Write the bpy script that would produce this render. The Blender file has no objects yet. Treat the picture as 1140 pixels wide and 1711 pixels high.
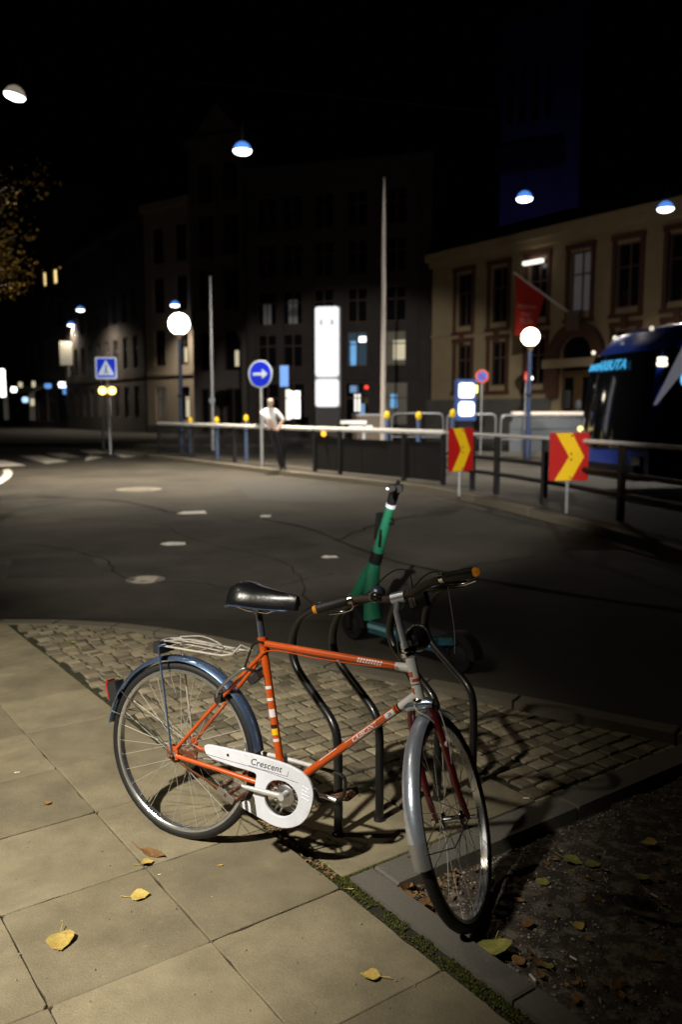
import bpy, bmesh, math, random
from mathutils import Vector, Matrix, noise
R = math.radians
rnd = random.Random(7)
S = bpy.context.scene
C = S.collection

# ------------------------------------------------------------------ camera
CAM_H = 1.65
PITCH = math.atan((1711 / 2 - 686) / 1400)
cd = bpy.data.cameras.new('camera')
cam = bpy.data.objects.new('camera', cd); C.objects.link(cam)
cam.location = (0, 0, CAM_H)
cam.rotation_euler = (math.pi / 2 - PITCH, 0, 0)
cd.sensor_fit = 'VERTICAL'; cd.sensor_height = 36; cd.sensor_width = 24
cd.lens = 1400 / 1711 * 36
cd.clip_start = 0.05; cd.clip_end = 1000
cd.dof.use_dof = True; cd.dof.focus_distance = 2.95; cd.dof.aperture_fstop = 2.2
cd.dof.aperture_blades = 0
S.camera = cam

# ------------------------------------------------------------------ night sky
w = bpy.data.worlds.new('World'); S.world = w; w.use_nodes = True
nt = w.node_tree; nt.nodes.clear()
sky = nt.nodes.new('ShaderNodeTexSky'); sky.sky_type = 'NISHITA'; sky.sun_disc = False
sky.sun_elevation = R(-4); sky.sun_rotation = R(200)
bg = nt.nodes.new('ShaderNodeBackground'); bg.inputs['Strength'].default_value = 0.002
ou = nt.nodes.new('ShaderNodeOutputWorld')
nt.links.new(sky.outputs[0], bg.inputs[0]); nt.links.new(bg.outputs[0], ou.inputs[0])

# ------------------------------------------------------------------ colour management, cycles
vs = S.view_settings
vs.view_transform = 'Standard'; vs.look = 'None'; vs.gamma = 1.0; vs.exposure = 0.0; vs.use_curve_mapping = False
S.render.engine = 'CYCLES'
S.cycles.use_denoising = True
S.cycles.max_bounces = 5; S.cycles.diffuse_bounces = 2; S.cycles.glossy_bounces = 3
S.cycles.transmission_bounces = 4
S.cycles.caustics_reflective = False; S.cycles.caustics_refractive = False
S.cycles.sample_clamp_indirect = 3.0
S.cycles.use_light_tree = True

# strengths of the street lamps and the added flood lamp (each lamp's light is made in its builder further down)
KEY_W, SIDE_W, FLOOD_W, ROAD_W = 3000, 110, 44000, 10000

# ------------------------------------------------------------------ helpers
def px(x, y, Y):
    """point at depth Y (metres ahead of the viewer) seen at photo position x, y"""
    c, s = math.cos(PITCH), math.sin(PITCH)
    a, b = (x - 570) / 1400, -(y - 855.5) / 1400
    d = Vector((a, c + b * s, -s + b * c)); d *= Y / d.y
    return Vector((0, 0, CAM_H)) + d
def pg(x, y, z=0.0):
    c, s = math.cos(PITCH), math.sin(PITCH)
    a, b = (x - 570) / 1400, -(y - 855.5) / 1400
    d = Vector((a, c + b * s, -s + b * c)); d *= (z - CAM_H) / d.z
    return Vector((0, 0, CAM_H)) + d

class MB:
    def __init__(s): s.v = []; s.f = []; s.m = []; s.cur = 0
    def add(s, vs_, fs):
        n = len(s.v); s.v += [tuple(x) for x in vs_]
        for f in fs: s.f.append([i + n for i in f]); s.m.append(s.cur)
        return s
    def box(s, c, d, M=None):
        x, y, z = d[0] / 2, d[1] / 2, d[2] / 2
        V = [Vector((i, j, k)) for i in (-x, x) for j in (-y, y) for k in (-z, z)]
        if M is not None: V = [M @ p for p in V]
        V = [p + Vector(c) for p in V]
        return s.add(V, [(0, 1, 3, 2), (4, 6, 7, 5), (0, 4, 5, 1), (2, 3, 7, 6), (0, 2, 6, 4), (1, 5, 7, 3)])
    def box2(s, a, b):
        return s.box([(a[i] + b[i]) / 2 for i in range(3)], [abs(b[i] - a[i]) for i in range(3)])
    def tube(s, pts, r, n=10, cap=True, closed=False, flat=1.0):
        pts = [Vector(p) for p in pts]; N = len(pts)
        rs = r if isinstance(r, (list, tuple)) else [r] * N
        t0 = (pts[1] - pts[0]).normalized()
        ref = Vector((0, 0, 1)) if abs(t0.z) < .9 else Vector((1, 0, 0))
        nrm = (ref - t0 * ref.dot(t0)).normalized()
        V = []
        for i in range(N):
            if closed: t = (pts[(i + 1) % N] - pts[i - 1]).normalized()
            elif i == 0: t = t0
            elif i == N - 1: t = (pts[-1] - pts[-2]).normalized()
            else: t = (pts[i + 1] - pts[i - 1]).normalized()
            nrm = (nrm - t * nrm.dot(t)).normalized(); b = t.cross(nrm)
            for k in range(n):
                a = 2 * math.pi * k / n
                V.append(pts[i] + (nrm * math.cos(a) + b * math.sin(a) * flat) * rs[i])
        F = []
        for i in range(N if closed else N - 1):
            j = (i + 1) % N
            for k in range(n):
                F.append((i * n + k, i * n + (k + 1) % n, j * n + (k + 1) % n, j * n + k))
        if cap and not closed:
            F.append(tuple(range(n - 1, -1, -1))); F.append(tuple((N - 1) * n + k for k in range(n)))
        return s.add(V, F)
    def lathe(s, prof, n=24, M=None, closed=False, a0=0, a1=None):
        """profile of (radius, height) turned about z"""
        V = []; full = a1 is None
        a1 = 2 * math.pi if full else a1
        cnt = n if full else n + 1
        for k in range(cnt):
            a = a0 + (a1 - a0) * k / n
            for r_, h in prof:
                p = Vector((r_ * math.cos(a), r_ * math.sin(a), h)); V.append(M @ p if M else p)
        m = len(prof); F = []
        for k in range(n):
            k2 = (k + 1) % cnt
            for i in range(m if closed else m - 1):
                j = (i + 1) % m
                F.append((k * m + i, k2 * m + i, k2 * m + j, k * m + j))
        return s.add(V, F)
    def ball(s, c, r, n=12, m=8, sc=(1, 1, 1)):
        prof = [(max(1e-4, math.sin(math.pi * i / m)) * r, -math.cos(math.pi * i / m) * r) for i in range(m + 1)]
        M = Matrix.Translation(c) @ Matrix.Diagonal((sc[0], sc[1], sc[2], 1))
        return s.lathe(prof, n, M)
    def prism(s, poly, h, M):
        """polygon (x, y) extruded from z=0 to z=h, placed by M"""
        n = len(poly)
        V = [M @ Vector((x, y, 0)) for x, y in poly] + [M @ Vector((x, y, h)) for x, y in poly]
        F = [tuple(range(n - 1, -1, -1)), tuple(range(n, 2 * n))]
        for i in range(n): F.append((i, (i + 1) % n, n + (i + 1) % n, n + i))
        return s.add(V, F)
    def mesh(s, name, mats):
        me = bpy.data.meshes.new(name); me.from_pydata(s.v, [], s.f)
        for m in (mats if isinstance(mats, (list, tuple)) else [mats]): me.materials.append(m)
        if len(set(s.m)) > 1: me.polygons.foreach_set('material_index', s.m)
        bm = bmesh.new(); bm.from_mesh(me); bmesh.ops.recalc_face_normals(bm, faces=bm.faces); bm.to_mesh(me); bm.free()
        me.shade_smooth(); me.set_sharp_from_angle(angle=R(35))
        return me

def link(name, me, parent=None, M=None):
    o = bpy.data.objects.new(name, me); C.objects.link(o)
    if parent is not None: o.parent = parent
    if M is not None: o.matrix_basis = M
    return o
def part(name, mb, m, parent=None, M=None):
    return link(name, mb.mesh(name, m), parent, M)
def tag(o, label, cat, group=None):
    o['label'] = label; o['category'] = cat
    if group: o['group'] = group
    return o
def thing(name, label, cat, loc=(0, 0, 0), rz=0, group=None):
    o = bpy.data.objects.new(name, None); C.objects.link(o)
    o.location = loc; o.rotation_euler = (0, 0, rz); o.empty_display_size = .2
    return tag(o, label, cat, group)
def struct(name, mb, m, M=None):
    o = part(name, mb, m, None, M); o['kind'] = 'structure'; return o
def copy_tree(o, parent=None):
    c = o.copy(); C.objects.link(c); c.parent = parent
    for ch in list(o.children): copy_tree(ch, c)
    return c
def basis(o, x, y, z):
    return Matrix(((x[0], y[0], z[0], o[0]), (x[1], y[1], z[1], o[1]), (x[2], y[2], z[2], o[2]), (0, 0, 0, 1)))
def along(a, b):
    """matrix taking unit +z segment onto a->b"""
    a = Vector(a); d = Vector(b) - a
    q = Vector((0, 0, 1)).rotation_difference(d.normalized())
    return Matrix.Translation(a) @ q.to_matrix().to_4x4() @ Matrix.Diagonal((1, 1, d.length, 1))
def curve2d(name, loops, ext, bev, m):
    cu = bpy.data.curves.new(name, 'CURVE'); cu.dimensions = '2D'; cu.fill_mode = 'BOTH'
    cu.extrude = ext; cu.bevel_depth = bev; cu.bevel_resolution = 2
    for lp in loops:
        sp = cu.splines.new('POLY'); sp.points.add(len(lp) - 1); sp.use_cyclic_u = True
        for i, (x, y) in enumerate(lp): sp.points[i].co = (x, y, 0, 1)
    t = bpy.data.objects.new(name, cu); C.objects.link(t)
    me = bpy.data.meshes.new_from_object(t.evaluated_get(bpy.context.evaluated_depsgraph_get()))
    bpy.data.objects.remove(t); bpy.data.curves.remove(cu)
    me.materials.clear(); me.materials.append(m); me.name = name
    me.shade_smooth(); me.set_sharp_from_angle(angle=R(35))
    return me
def text_mesh(txt, size, m, ext=0.0005, shear=0, space=1.0, bold=0.0):
    cu = bpy.data.curves.new('lettering', 'FONT'); cu.body = txt; cu.size = size; cu.extrude = ext
    cu.shear = shear; cu.space_character = space; cu.align_x = 'CENTER'; cu.align_y = 'CENTER'; cu.offset = bold
    cu.resolution_u = 3
    t = bpy.data.objects.new('lettering', cu); C.objects.link(t)
    me = bpy.data.meshes.new_from_object(t.evaluated_get(bpy.context.evaluated_depsgraph_get()))
    bpy.data.objects.remove(t); bpy.data.curves.remove(cu)
    me.materials.clear(); me.materials.append(m)
    return me
def chaikin(pts, it=2, q=.25, closed=True):
    for _ in range(it):
        out = []
        n = len(pts)
        for i in range(n if closed else n - 1):
            a, b = Vector(pts[i]), Vector(pts[(i + 1) % n])
            out += [tuple(a * (1 - q) + b * q), tuple(a * q + b * (1 - q))]
        if not closed: out = [tuple(pts[0])] + out + [tuple(pts[-1])]
        pts = out
    return pts
def smooth(pts, k=6):
    """Catmull-Rom through 3-D points"""
    P = [Vector(p) for p in pts]; P = [P[0] * 2 - P[1]] + P + [P[-1] * 2 - P[-2]]
    out = []
    for i in range(1, len(P) - 2):
        a, b, c, d = P[i - 1:i + 3]
        for j in range(k):
            t = j / k
            out.append(.5 * ((2 * b) + (c - a) * t + (2 * a - 5 * b + 4 * c - d) * t * t + (3 * b - a - 3 * c + d) * t ** 3))
    out.append(P[-2]); return out

# ------------------------------------------------------------------ materials
MATS = {}
def mat(name, col, rough=.6, metal=0., var=0., scale=8., bump=0., bscale=60., coat=0., emit=None, es=0., col2=None, thr=(.4, .65), rand=0., island=0., spec=.5, speck=None, spots=None):
    m = bpy.data.materials.new(name); m.use_nodes = True; n = m.node_tree.nodes; L = m.node_tree.links
    b = n['Principled BSDF']
    b.inputs['Roughness'].default_value = rough; b.inputs['Metallic'].default_value = metal
    b.inputs['Coat Weight'].default_value = coat; b.inputs['Coat Roughness'].default_value = .08
    b.inputs['Specular IOR Level'].default_value = spec
    base = n.new('ShaderNodeRGB'); base.outputs[0].default_value = (*col, 1); out = base.outputs[0]
    tc = n.new('ShaderNodeTexCoord'); geo = n.new('ShaderNodeNewGeometry')
    pos = geo.outputs['Position'] if name.startswith('w_') else tc.outputs['Object']
    def noise_(sc, det=6, ro=.6):
        t = n.new('ShaderNodeTexNoise'); t.inputs['Scale'].default_value = sc; t.inputs['Detail'].default_value = det
        t.inputs['Roughness'].default_value = ro; L.new(pos, t.inputs['Vector']); return t.outputs['Fac']
    def ramp(f, a, b_):
        r = n.new('ShaderNodeMapRange'); r.inputs['From Min'].default_value = a; r.inputs['From Max'].default_value = b_
        L.new(f, r.inputs['Value']); return r.outputs[0]
    if col2 is not None:
        mx = n.new('ShaderNodeMix'); mx.data_type = 'RGBA'
        L.new(ramp(noise_(scale * .7), *thr), mx.inputs['Factor']); L.new(out, mx.inputs[6]); mx.inputs[7].default_value = (*col2, 1)
        out = mx.outputs[2]
    def scale_by(out, f, lo, hi):
        r = n.new('ShaderNodeMapRange'); r.inputs['To Min'].default_value = lo; r.inputs['To Max'].default_value = hi; L.new(f, r.inputs['Value'])
        h = n.new('ShaderNodeHueSaturation'); L.new(r.outputs[0], h.inputs['Value']); L.new(out, h.inputs['Color']); return h.outputs[0]
    if var: out = scale_by(out, ramp(noise_(scale, 8, .7), .25, .75), 1 - var, 1 + var)
    if rand:
        oi = n.new('ShaderNodeObjectInfo'); out = scale_by(out, oi.outputs['Random'], 1 - rand, 1 + rand)
    if island: out = scale_by(out, geo.outputs['Random Per Island'], 1 - island, 1 + island)
    if speck: out = scale_by(out, ramp(noise_(speck[0], 3, .7), .3, .7), 1 - speck[1], 1 + speck[1])
    for sp in (spots or ()):      # small stains: (cells per metre, radius in cells, share of cells, colour)
        vo = n.new('ShaderNodeTexVoronoi'); vo.inputs['Scale'].default_value = sp[0]; L.new(pos, vo.inputs['Vector'])
        lt = n.new('ShaderNodeMapRange'); lt.inputs['From Min'].default_value = sp[1]; lt.inputs['From Max'].default_value = sp[1] * .6; L.new(vo.outputs['Distance'], lt.inputs['Value'])
        sx_ = n.new('ShaderNodeSeparateColor'); L.new(vo.outputs['Color'], sx_.inputs[0])
        gt = n.new('ShaderNodeMath'); gt.operation = 'LESS_THAN'; gt.inputs[1].default_value = sp[2]; L.new(sx_.outputs[0], gt.inputs[0])
        mu = n.new('ShaderNodeMath'); mu.operation = 'MULTIPLY'; L.new(lt.outputs[0], mu.inputs[0]); L.new(gt.outputs[0], mu.inputs[1])
        mx = n.new('ShaderNodeMix'); mx.data_type = 'RGBA'; L.new(mu.outputs[0], mx.inputs['Factor']); L.new(out, mx.inputs[6]); mx.inputs[7].default_value = (*sp[3], 1); out = mx.outputs[2]
    L.new(out, b.inputs['Base Color'])
    if bump:
        bp = n.new('ShaderNodeBump'); bp.inputs['Strength'].default_value = bump; bp.inputs['Distance'].default_value = .01
        L.new(noise_(bscale, 4, .6), bp.inputs['Height']); L.new(bp.outputs[0], b.inputs['Normal'])
    if emit is not None:
        b.inputs['Emission Color'].default_value = (*emit, 1); b.inputs['Emission Strength'].default_value = es
    MATS[name] = m
    return m

M_slab = mat('w_slab', (.255, .217, .14), .78, var=.22, scale=5, bump=.3, bscale=140, col2=(.17, .145, .092), thr=(.35, .7), rand=.2, speck=(260, .22), spots=((7, .05, .3, (.05, .042, .03)), (13, .045, .3, (.42, .38, .31)), (3.1, .09, .2, (.13, .11, .075))))
M_sett = mat('sett_stone', (.23, .195, .13), .75, var=.35, scale=14, bump=.5, bscale=90, rand=.5, speck=(240, .2))
M_sett2 = mat('sett_stone_far', (.23, .195, .13), .75, var=.35, scale=14, bump=.5, bscale=90, island=.5, speck=(240, .2))
M_joint = mat('w_joint_sand', (.03, .025, .016), .95, var=.5, scale=25, bump=.8, bscale=150, col2=(.03, .035, .012))
M_granite = mat('w_granite', (.15, .14, .12), .8, var=.25, scale=120, bump=.4, bscale=220)
M_kerb = mat('w_kerb_granite', (.17, .15, .11), .8, var=.3, scale=90, bump=.4, bscale=160)
M_asphalt = mat('w_asphalt', (.06, .052, .039), .82, var=.5, scale=.55, bump=.6, bscale=120, col2=(.03, .026, .021), speck=(150, .45), spots=((2.3, .05, .3, (.16, .15, .13)), (.8, .12, .4, (.03, .027, .024))))
M_asphalt2 = mat('w_asphalt_patch', (.066, .058, .044), .82, var=.5, scale=.9, bump=.6, bscale=120, col2=(.036, .031, .025), speck=(150, .45), spots=((2.0, .05, .3, (.15, .14, .12)),))
M_paint = mat('w_road_paint', (.8, .77, .7), .7, var=.25, scale=6, bump=.2)
M_soil = mat('w_soil', (.075, .058, .045), .95, var=.7, scale=26, bump=1.0, bscale=110, col2=(.2, .17, .135), thr=(.48, .6), speck=(220, .5))
M_pebble = mat('pebble', (.24, .21, .175), .85, island=.85)
M_moss = mat('moss', (.09, .1, .018), .9, island=.6)
M_debris = mat('debris', (.2, .13, .06), .9, island=.7)
M_iron = mat('w_manhole_iron', (.3, .27, .22), .5, .4, var=.3, scale=20, bump=.3)
M_orange = mat('orange_paint', (.56, .085, .01), .28, var=.12, scale=20, coat=.5, col2=(.13, .05, .025), thr=(.68, .71))
M_darkred = mat('dark_red_paint', (.1, .008, .01), .35, coat=.4, var=.2, scale=25)
M_white = mat('white_paint', (.75, .75, .76), .35, coat=.3, var=.06, scale=15)
M_guard = mat('guard_plastic', (.72, .75, .84), .38, var=.1, scale=14, spec=.4, col2=(.42, .4, .38), thr=(.6, .8))
M_ink = mat('black_ink', (.012, .012, .014), .5)
M_rubber = mat('tyre_rubber', (.009, .009, .01), .62, var=.3, scale=60, bump=.3, bscale=220)
M_chrome = mat('chrome', (.62, .62, .63), .2, 1., var=.12, scale=30)
M_alu = mat('dull_aluminium', (.5, .5, .52), .38, 1., var=.15, scale=30)
M_bluesheen = mat('blue_sheen_steel', (.26, .4, .72), .22, .88, var=.2, scale=12, coat=.3)  # blue base colour stands in for reflected blue light
M_mudchrome = mat('polished_mudguard', (.68, .76, .92), .3, .72, var=.22, scale=14, bump=.15, bscale=18)  # bluish tint stands in for blue reflections on the chrome
M_rust = mat('rusty_steel', (.15, .05, .02), .75, .4, var=.6, scale=70, bump=.5, bscale=160, col2=(.3, .25, .2), thr=(.52, .62))
M_black = mat('black_paint', (.012, .012, .013), .32, coat=.2)
M_blackm = mat('matte_black', (.015, .015, .017), .6)
M_leather = mat('saddle_vinyl', (.008, .008, .01), .3, coat=.3, bump=.1, bscale=60)
M_wrap = mat('bar_wrap', (.06, .042, .03), .6, var=.3, scale=60, bump=.4, bscale=160)
M_amber = mat('amber_plastic_glow', (.7, .26, .02), .3, emit=(.9, .3, .02), es=.12)  # faint emission stands in for light caught by the grip reflectors
M_redlens = mat('red_lens', (.35, .015, .01), .25, coat=.6)
M_cable = mat('cable_black', (.015, .015, .015), .45)
M_cablew = mat('cable_grey', (.55, .53, .5), .5)
M_green = mat('scooter_green', (.035, .3, .17), .35, var=.08, scale=10, coat=.3)
M_teal = mat('scooter_teal', (.035, .13, .15), .4, var=.1)
M_reflect = mat('reflective_tape_glow', (.8, .85, .95), .3, emit=(.7, .85, 1), es=.4)  # emission stands in for light the tape throws back
M_leafy = mat('leaf_yellow', (.5, .38, .1), .7, var=.45, scale=3, rand=.12, col2=(.4, .25, .06), thr=(.5, .62), bump=.4, bscale=12)
M_leafg = mat('leaf_green', (.26, .27, .06), .7, var=.4, scale=3, rand=.2, col2=(.33, .28, .08), thr=(.5, .62), bump=.4, bscale=12)
M_leafb = mat('leaf_brown', (.27, .14, .045), .8, var=.5, scale=3, rand=.45, bump=.4, bscale=12)
M_butt = mat('paper_white', (.75, .7, .62), .8, rand=.1)
M_galv = mat('galvanised', (.45, .47, .5), .45, .7, var=.15, scale=8)
M_rail = mat('rail_white', (.85, .84, .82), .4, var=.1)
M_signblue = mat('sign_blue', (.006, .02, .5), .35)
M_signwhite = mat('sign_white', (.42, .5, .58), .4)
M_signred = mat('sign_red', (.45, .012, .01), .4)
M_signyel = mat('sign_yellow', (.85, .55, .01), .4, var=.06)
M_yelcap = mat('yellow_cap_glow', (.9, .6, .02), .35, emit=(1, .65, .02), es=.2)  # caps given a slight glow, though they are no lamps
M_bluepost = mat('blue_post', (.08, .13, .26), .4)
M_bluelight = mat('blue_lightbox', (.1, .3, .8), .4, emit=(.16, .4, .95), es=.7)
M_glow = mat('lit_white', (.9, .9, .9), .5, emit=(1, .97, .93), es=3.0)
M_pyl = mat('pylon_face', (.25, .25, .25), .5, emit=(.95, .95, 1), es=.88)
M_globe = mat('globe_glass', (.9, .9, .9), .4, emit=(1, .86, .66), es=18)
M_lampw = mat('lamp_bowl', (.9, .9, .9), .4, emit=(1, .97, .9), es=7)
M_lampb = mat('lamp_dome', (.1, .3, .7), .4, emit=(.1, .32, 1), es=.85)
M_lampg = mat('lamp_dome_grey', (.5, .48, .45), .4, emit=(.9, .75, .6), es=.25)
M_amberlight = mat('amber_beacon', (.9, .6, .2), .4, emit=(1, .72, .2), es=5)
M_orangelight = mat('orange_light', (.9, .4, .05), .4, emit=(1, .42, .02), es=2)
M_redlight = mat('red_light', (.8, .05, .02), .4, emit=(1, .05, .02), es=2)
M_cyan = mat('cyan_display', (.1, .5, .8), .4, emit=(.06, .5, .95), es=.6)
M_glass = mat('dark_glass', (.01, .011, .014), .08, spec=.6)
M_busblue = mat('bus_blue', (.04, .11, .75), .25, coat=.5)
M_wallY = mat('w_yellow_plaster', (.42, .33, .2), .9, var=.15, scale=.9, bump=.2, bscale=20)
M_stoneR = mat('w_red_stone', (.11, .05, .032), .85, var=.3, scale=3)
M_wallD = mat('w_dark_facade', (.06, .05, .05), .85, var=.25, scale=1.2)
M_wallT = mat('w_tower_stone', (.14, .12, .115), .85, var=.25, scale=1.2)
M_wallB = mat('w_beige_plaster', (.5, .42, .33), .9, var=.15, scale=1)
M_wallL = mat('w_left_facade', (.13, .11, .1), .9, var=.3, scale=.7)
M_wallU = mat('w_blue_tower', (.1, .09, .16), .9, var=.3, scale=.3)
M_plinth = mat('w_plinth', (.14, .135, .125), .85, var=.2, scale=2)
M_roof = mat('w_roof', (.04, .035, .035), .8)
M_frame = mat('window_frame', (.12, .07, .05), .6)
M_framew = mat('window_frame_pale', (.3, .3, .32), .6)
M_warm = mat('lit_window_warm', (.3, .3, .2), .5, emit=(1, .88, .6), es=.55, var=.4, scale=2)
M_warmdim = mat('lit_window_dim', (.1, .1, .08), .3, emit=(.9, .8, .6), es=.05)
M_cold = mat('lit_window_cold', (.2, .3, .4), .5, emit=(.25, .5, .9), es=.5)
M_shop = mat('lit_shop_window', (.6, .6, .6), .5, emit=(1, .96, .85), es=1.3)
M_yellowwin = mat('lit_window_yellow', (.6, .5, .2), .5, emit=(1, .75, .3), es=1.5)
M_curtain = mat('curtain', (.4, .4, .42), .8, emit=(.8, .8, .85), es=.025)
M_flag = mat('flag_red', (.55, .025, .015), .7, var=.15, scale=2)
M_flagtxt = mat('flag_print', (.75, .4, .33), .7)
M_skin = mat('skin', (.6, .38, .28), .55)
M_hair = mat('hair_grey', (.6, .5, .4), .7)
M_shirt = mat('white_shirt', (.8, .8, .83), .8, bump=.2, bscale=10)
M_trouser = mat('dark_trousers', (.012, .012, .016), .8)
M_bark = mat('bark', (.06, .045, .03), .9, var=.3, scale=20, bump=.6)
M_foliage = mat('foliage', (.07, .043, .006), 1., island=.7, spec=.05)
M_car = mat('car_paint_dark', (.02, .022, .03), .25, coat=.6)
M_greybox = mat('grey_box', (.16, .18, .2), .6, var=.15)
M_wood = mat('door_wood', (.2, .12, .05), .5, var=.2)

# ================================================================== GROUND
O = Vector((-1.322, 3.72, 0)); A = Vector((.583, -.8125, 0)); B = Vector((.8125, .583, 0))
def UV(u, v, z=0): return O + A * u + B * v + Vector((0, 0, z))
GM = basis(O, A, -B, Vector((0, 0, 1)))     # x along the slab joints, -y across
SU, SV = .523, .503

# road: one sheet to the horizon
mb = MB(); mb.add([(-400, -30, -.1), (400, -30, -.1), (400, 500, -.1), (-400, 500, -.1)], [(0, 1, 2, 3)])
road = struct('road', mb, M_asphalt)
# kerb edge of the pavement, outer line (world), left to right
KE = [(-9.0, 5.2), (-6.0, 6.05), (-4.2, 6.4), (-3.2, 6.5), (-2.69, 6.51), (-2.23, 6.5), (-1.73, 6.39), (-1.35, 6.24), (-.98, 6.04), (-.5, 5.71), (-.04, 5.38), (.56, 5.02), (1.05, 4.72), (1.79, 4.23), (3.2, 3.25), (6.0, 1.2)]
def kerb_inset(d):
    out = []
    for i, p in enumerate(KE):
        a = Vector(KE[max(0, i - 1)]); b = Vector(KE[min(len(KE) - 1, i + 1)])
        t = (b - a).normalized(); out.append((p[0] + t.y * d, p[1] - t.x * d))
    return out
KI = kerb_inset(.125)
def clip_kerb(poly):
    """keep the part of a polygon on the pavement side of the kerb's inner line"""
    for i in range(len(KI) - 1):
        a, b = Vector(KI[i]), Vector(KI[i + 1]); t = (b - a); nn = Vector((t.y, -t.x)).normalized()
        nn_ = nn; out = []
        for k in range(len(poly)):
            p, q = poly[k], poly[(k + 1) % len(poly)]
            dp, dq = (p - a).dot(nn_) - .004, (q - a).dot(nn_) - .004
            if dp >= 0: out.append(p)
            if dp * dq < 0: out.append(p + (q - p) * (dp / (dp - dq)))
        poly = out
        if len(poly) < 3: return []
    return poly
# sand bed under slabs and setts, left open where the planting bed lies
mb = MB()
for q in ([(-12, -14), (12, -14), (12, .562), (-12, .562)], [(-12, .562), (1.533, .562), (1.533, 9), (-12, 9)]):
    poly = clip_kerb([Vector((UV(a, b).x, UV(a, b).y)) for a, b in reversed(q)])
    n = len(poly); mb.add([(p.x, p.y, -.0095) for p in poly], [tuple(range(n))])
pave = struct('pavement', mb, M_joint)
# kerb stones along the road
def kerb_run(outer, inner, zt, zb, name, parent, gap=.006):
    for i in range(len(outer) - 1):
        a, b, c, d = Vector(outer[i]), Vector(outer[i + 1]), Vector(inner[i + 1]), Vector(inner[i])
        t = (b - a).normalized() * gap
        q = [a + t, b - t, c - t, d + t]; ce = sum(q, Vector((0, 0))) / 4
        top = [ce + (p - ce) * .985 for p in q]
        m = MB(); V = [(p.x, p.y, zb) for p in q] + [(p.x, p.y, zt - .008) for p in q] + [(p.x, p.y, zt) for p in top]
        m.add(V, [(0, 1, 5, 4), (1, 2, 6, 5), (2, 3, 7, 6), (3, 0, 4, 7), (4, 5, 9, 8), (5, 6, 10, 9), (6, 7, 11, 10), (7, 4, 8, 11), (8, 9, 10, 11)])
        part(name, m, M_kerb, parent)
kerb = struct('kerb', MB().add([(x, y, -.1) for x, y in KE] + [(x, y, -.1) for x, y in KI], [(i, i + 1, len(KE) + i + 1, len(KE) + i) for i in range(len(KE) - 1)]), M_joint)
kerb_run(KE, KI, .004, -.16, 'kerb_stone', kerb)

# slabs
def slab_mesh(poly, t=.05, ch=.0025):
    ce = sum(poly, Vector((0, 0))) / len(poly); n = len(poly); m = MB()
    ins = [p + (ce - p).normalized() * ch for p in poly]
    V = [(p.x, p.y, -t) for p in poly] + [(p.x, p.y, -ch) for p in poly] + [(p.x, p.y, 0) for p in ins]
    F = []
    for i in range(n):
        j = (i + 1) % n; F += [(i, j, n + j, n + i), (n + i, n + j, 2 * n + j, 2 * n + i)]
    F.append(tuple(range(2 * n, 3 * n))); m.add(V, F); return m
hx, hy = SU / 2 - .0012, SV / 2 - .0012
def rough_rect():
    cs = [(-hx, -hy), (hx, -hy), (hx, hy), (-hx, hy)]; out = []
    for k in range(4):
        a, b = Vector(cs[k]), Vector(cs[(k + 1) % 4]); nn_ = Vector((-(b - a).y, (b - a).x)).normalized()
        c0 = rnd.choice((.004, .005, .007, .016)); t0 = c0 / (b - a).length
        for t in [t0] + [i_ / 9 for i_ in range(1, 9)] + [1 - rnd.choice((.004, .005, .012)) / (b - a).length]:
            out.append(a + (b - a) * t + nn_ * (abs(rnd.gauss(0, .0010)) + (.005 if rnd.random() < .04 else 0)))
    return out
slab_var = [slab_mesh(rough_rect()).mesh('slab', M_slab) for _ in range(6)]
def put_slab(u0, u1, v0, v1, std=True):
    g = .003
    c = [UV(u0 + g, v0 + g), UV(u1 - g, v0 + g), UV(u1 - g, v1 - g), UV(u0 + g, v1 - g)]
    poly = [Vector((p.x, p.y)) for p in c]; cl = clip_kerb(poly)
    if len(cl) < 3: return
    ce = sum(poly, Vector((0, 0))) / 4
    if ce.y < -1.5 or ce.x < -6: return
    dz = rnd.uniform(-.0025, .0025)
    if std and len(cl) == 4 and all((a - b).length < 1e-4 for a, b in zip(cl, poly)):
        o = link('slab', rnd.choice(slab_var), pave, Matrix.Translation((ce.x, ce.y, dz)) @ Matrix.Rotation(math.atan2(A.y, A.x), 4, 'Z') @ Matrix.Rotation(rnd.uniform(-.004, .004), 4, 'X') @ Matrix.Rotation(rnd.uniform(-.004, .004), 4, 'Y'))
    else:
        cl = [p - ce for p in cl]
        part('slab', slab_mesh(cl), M_slab, pave, Matrix.Translation((ce.x, ce.y, dz)))
for i in range(-9, 9):
    for j in range(-8, 1):
        put_slab(i * SU, (i + 1) * SU, j * SV, (j + 1) * SV)
# the two slabs the bicycle stand is set in
for v0 in (.545, 1.06):
    put_slab(1.02, 1.515, v0, v0 + .505, False)

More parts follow.
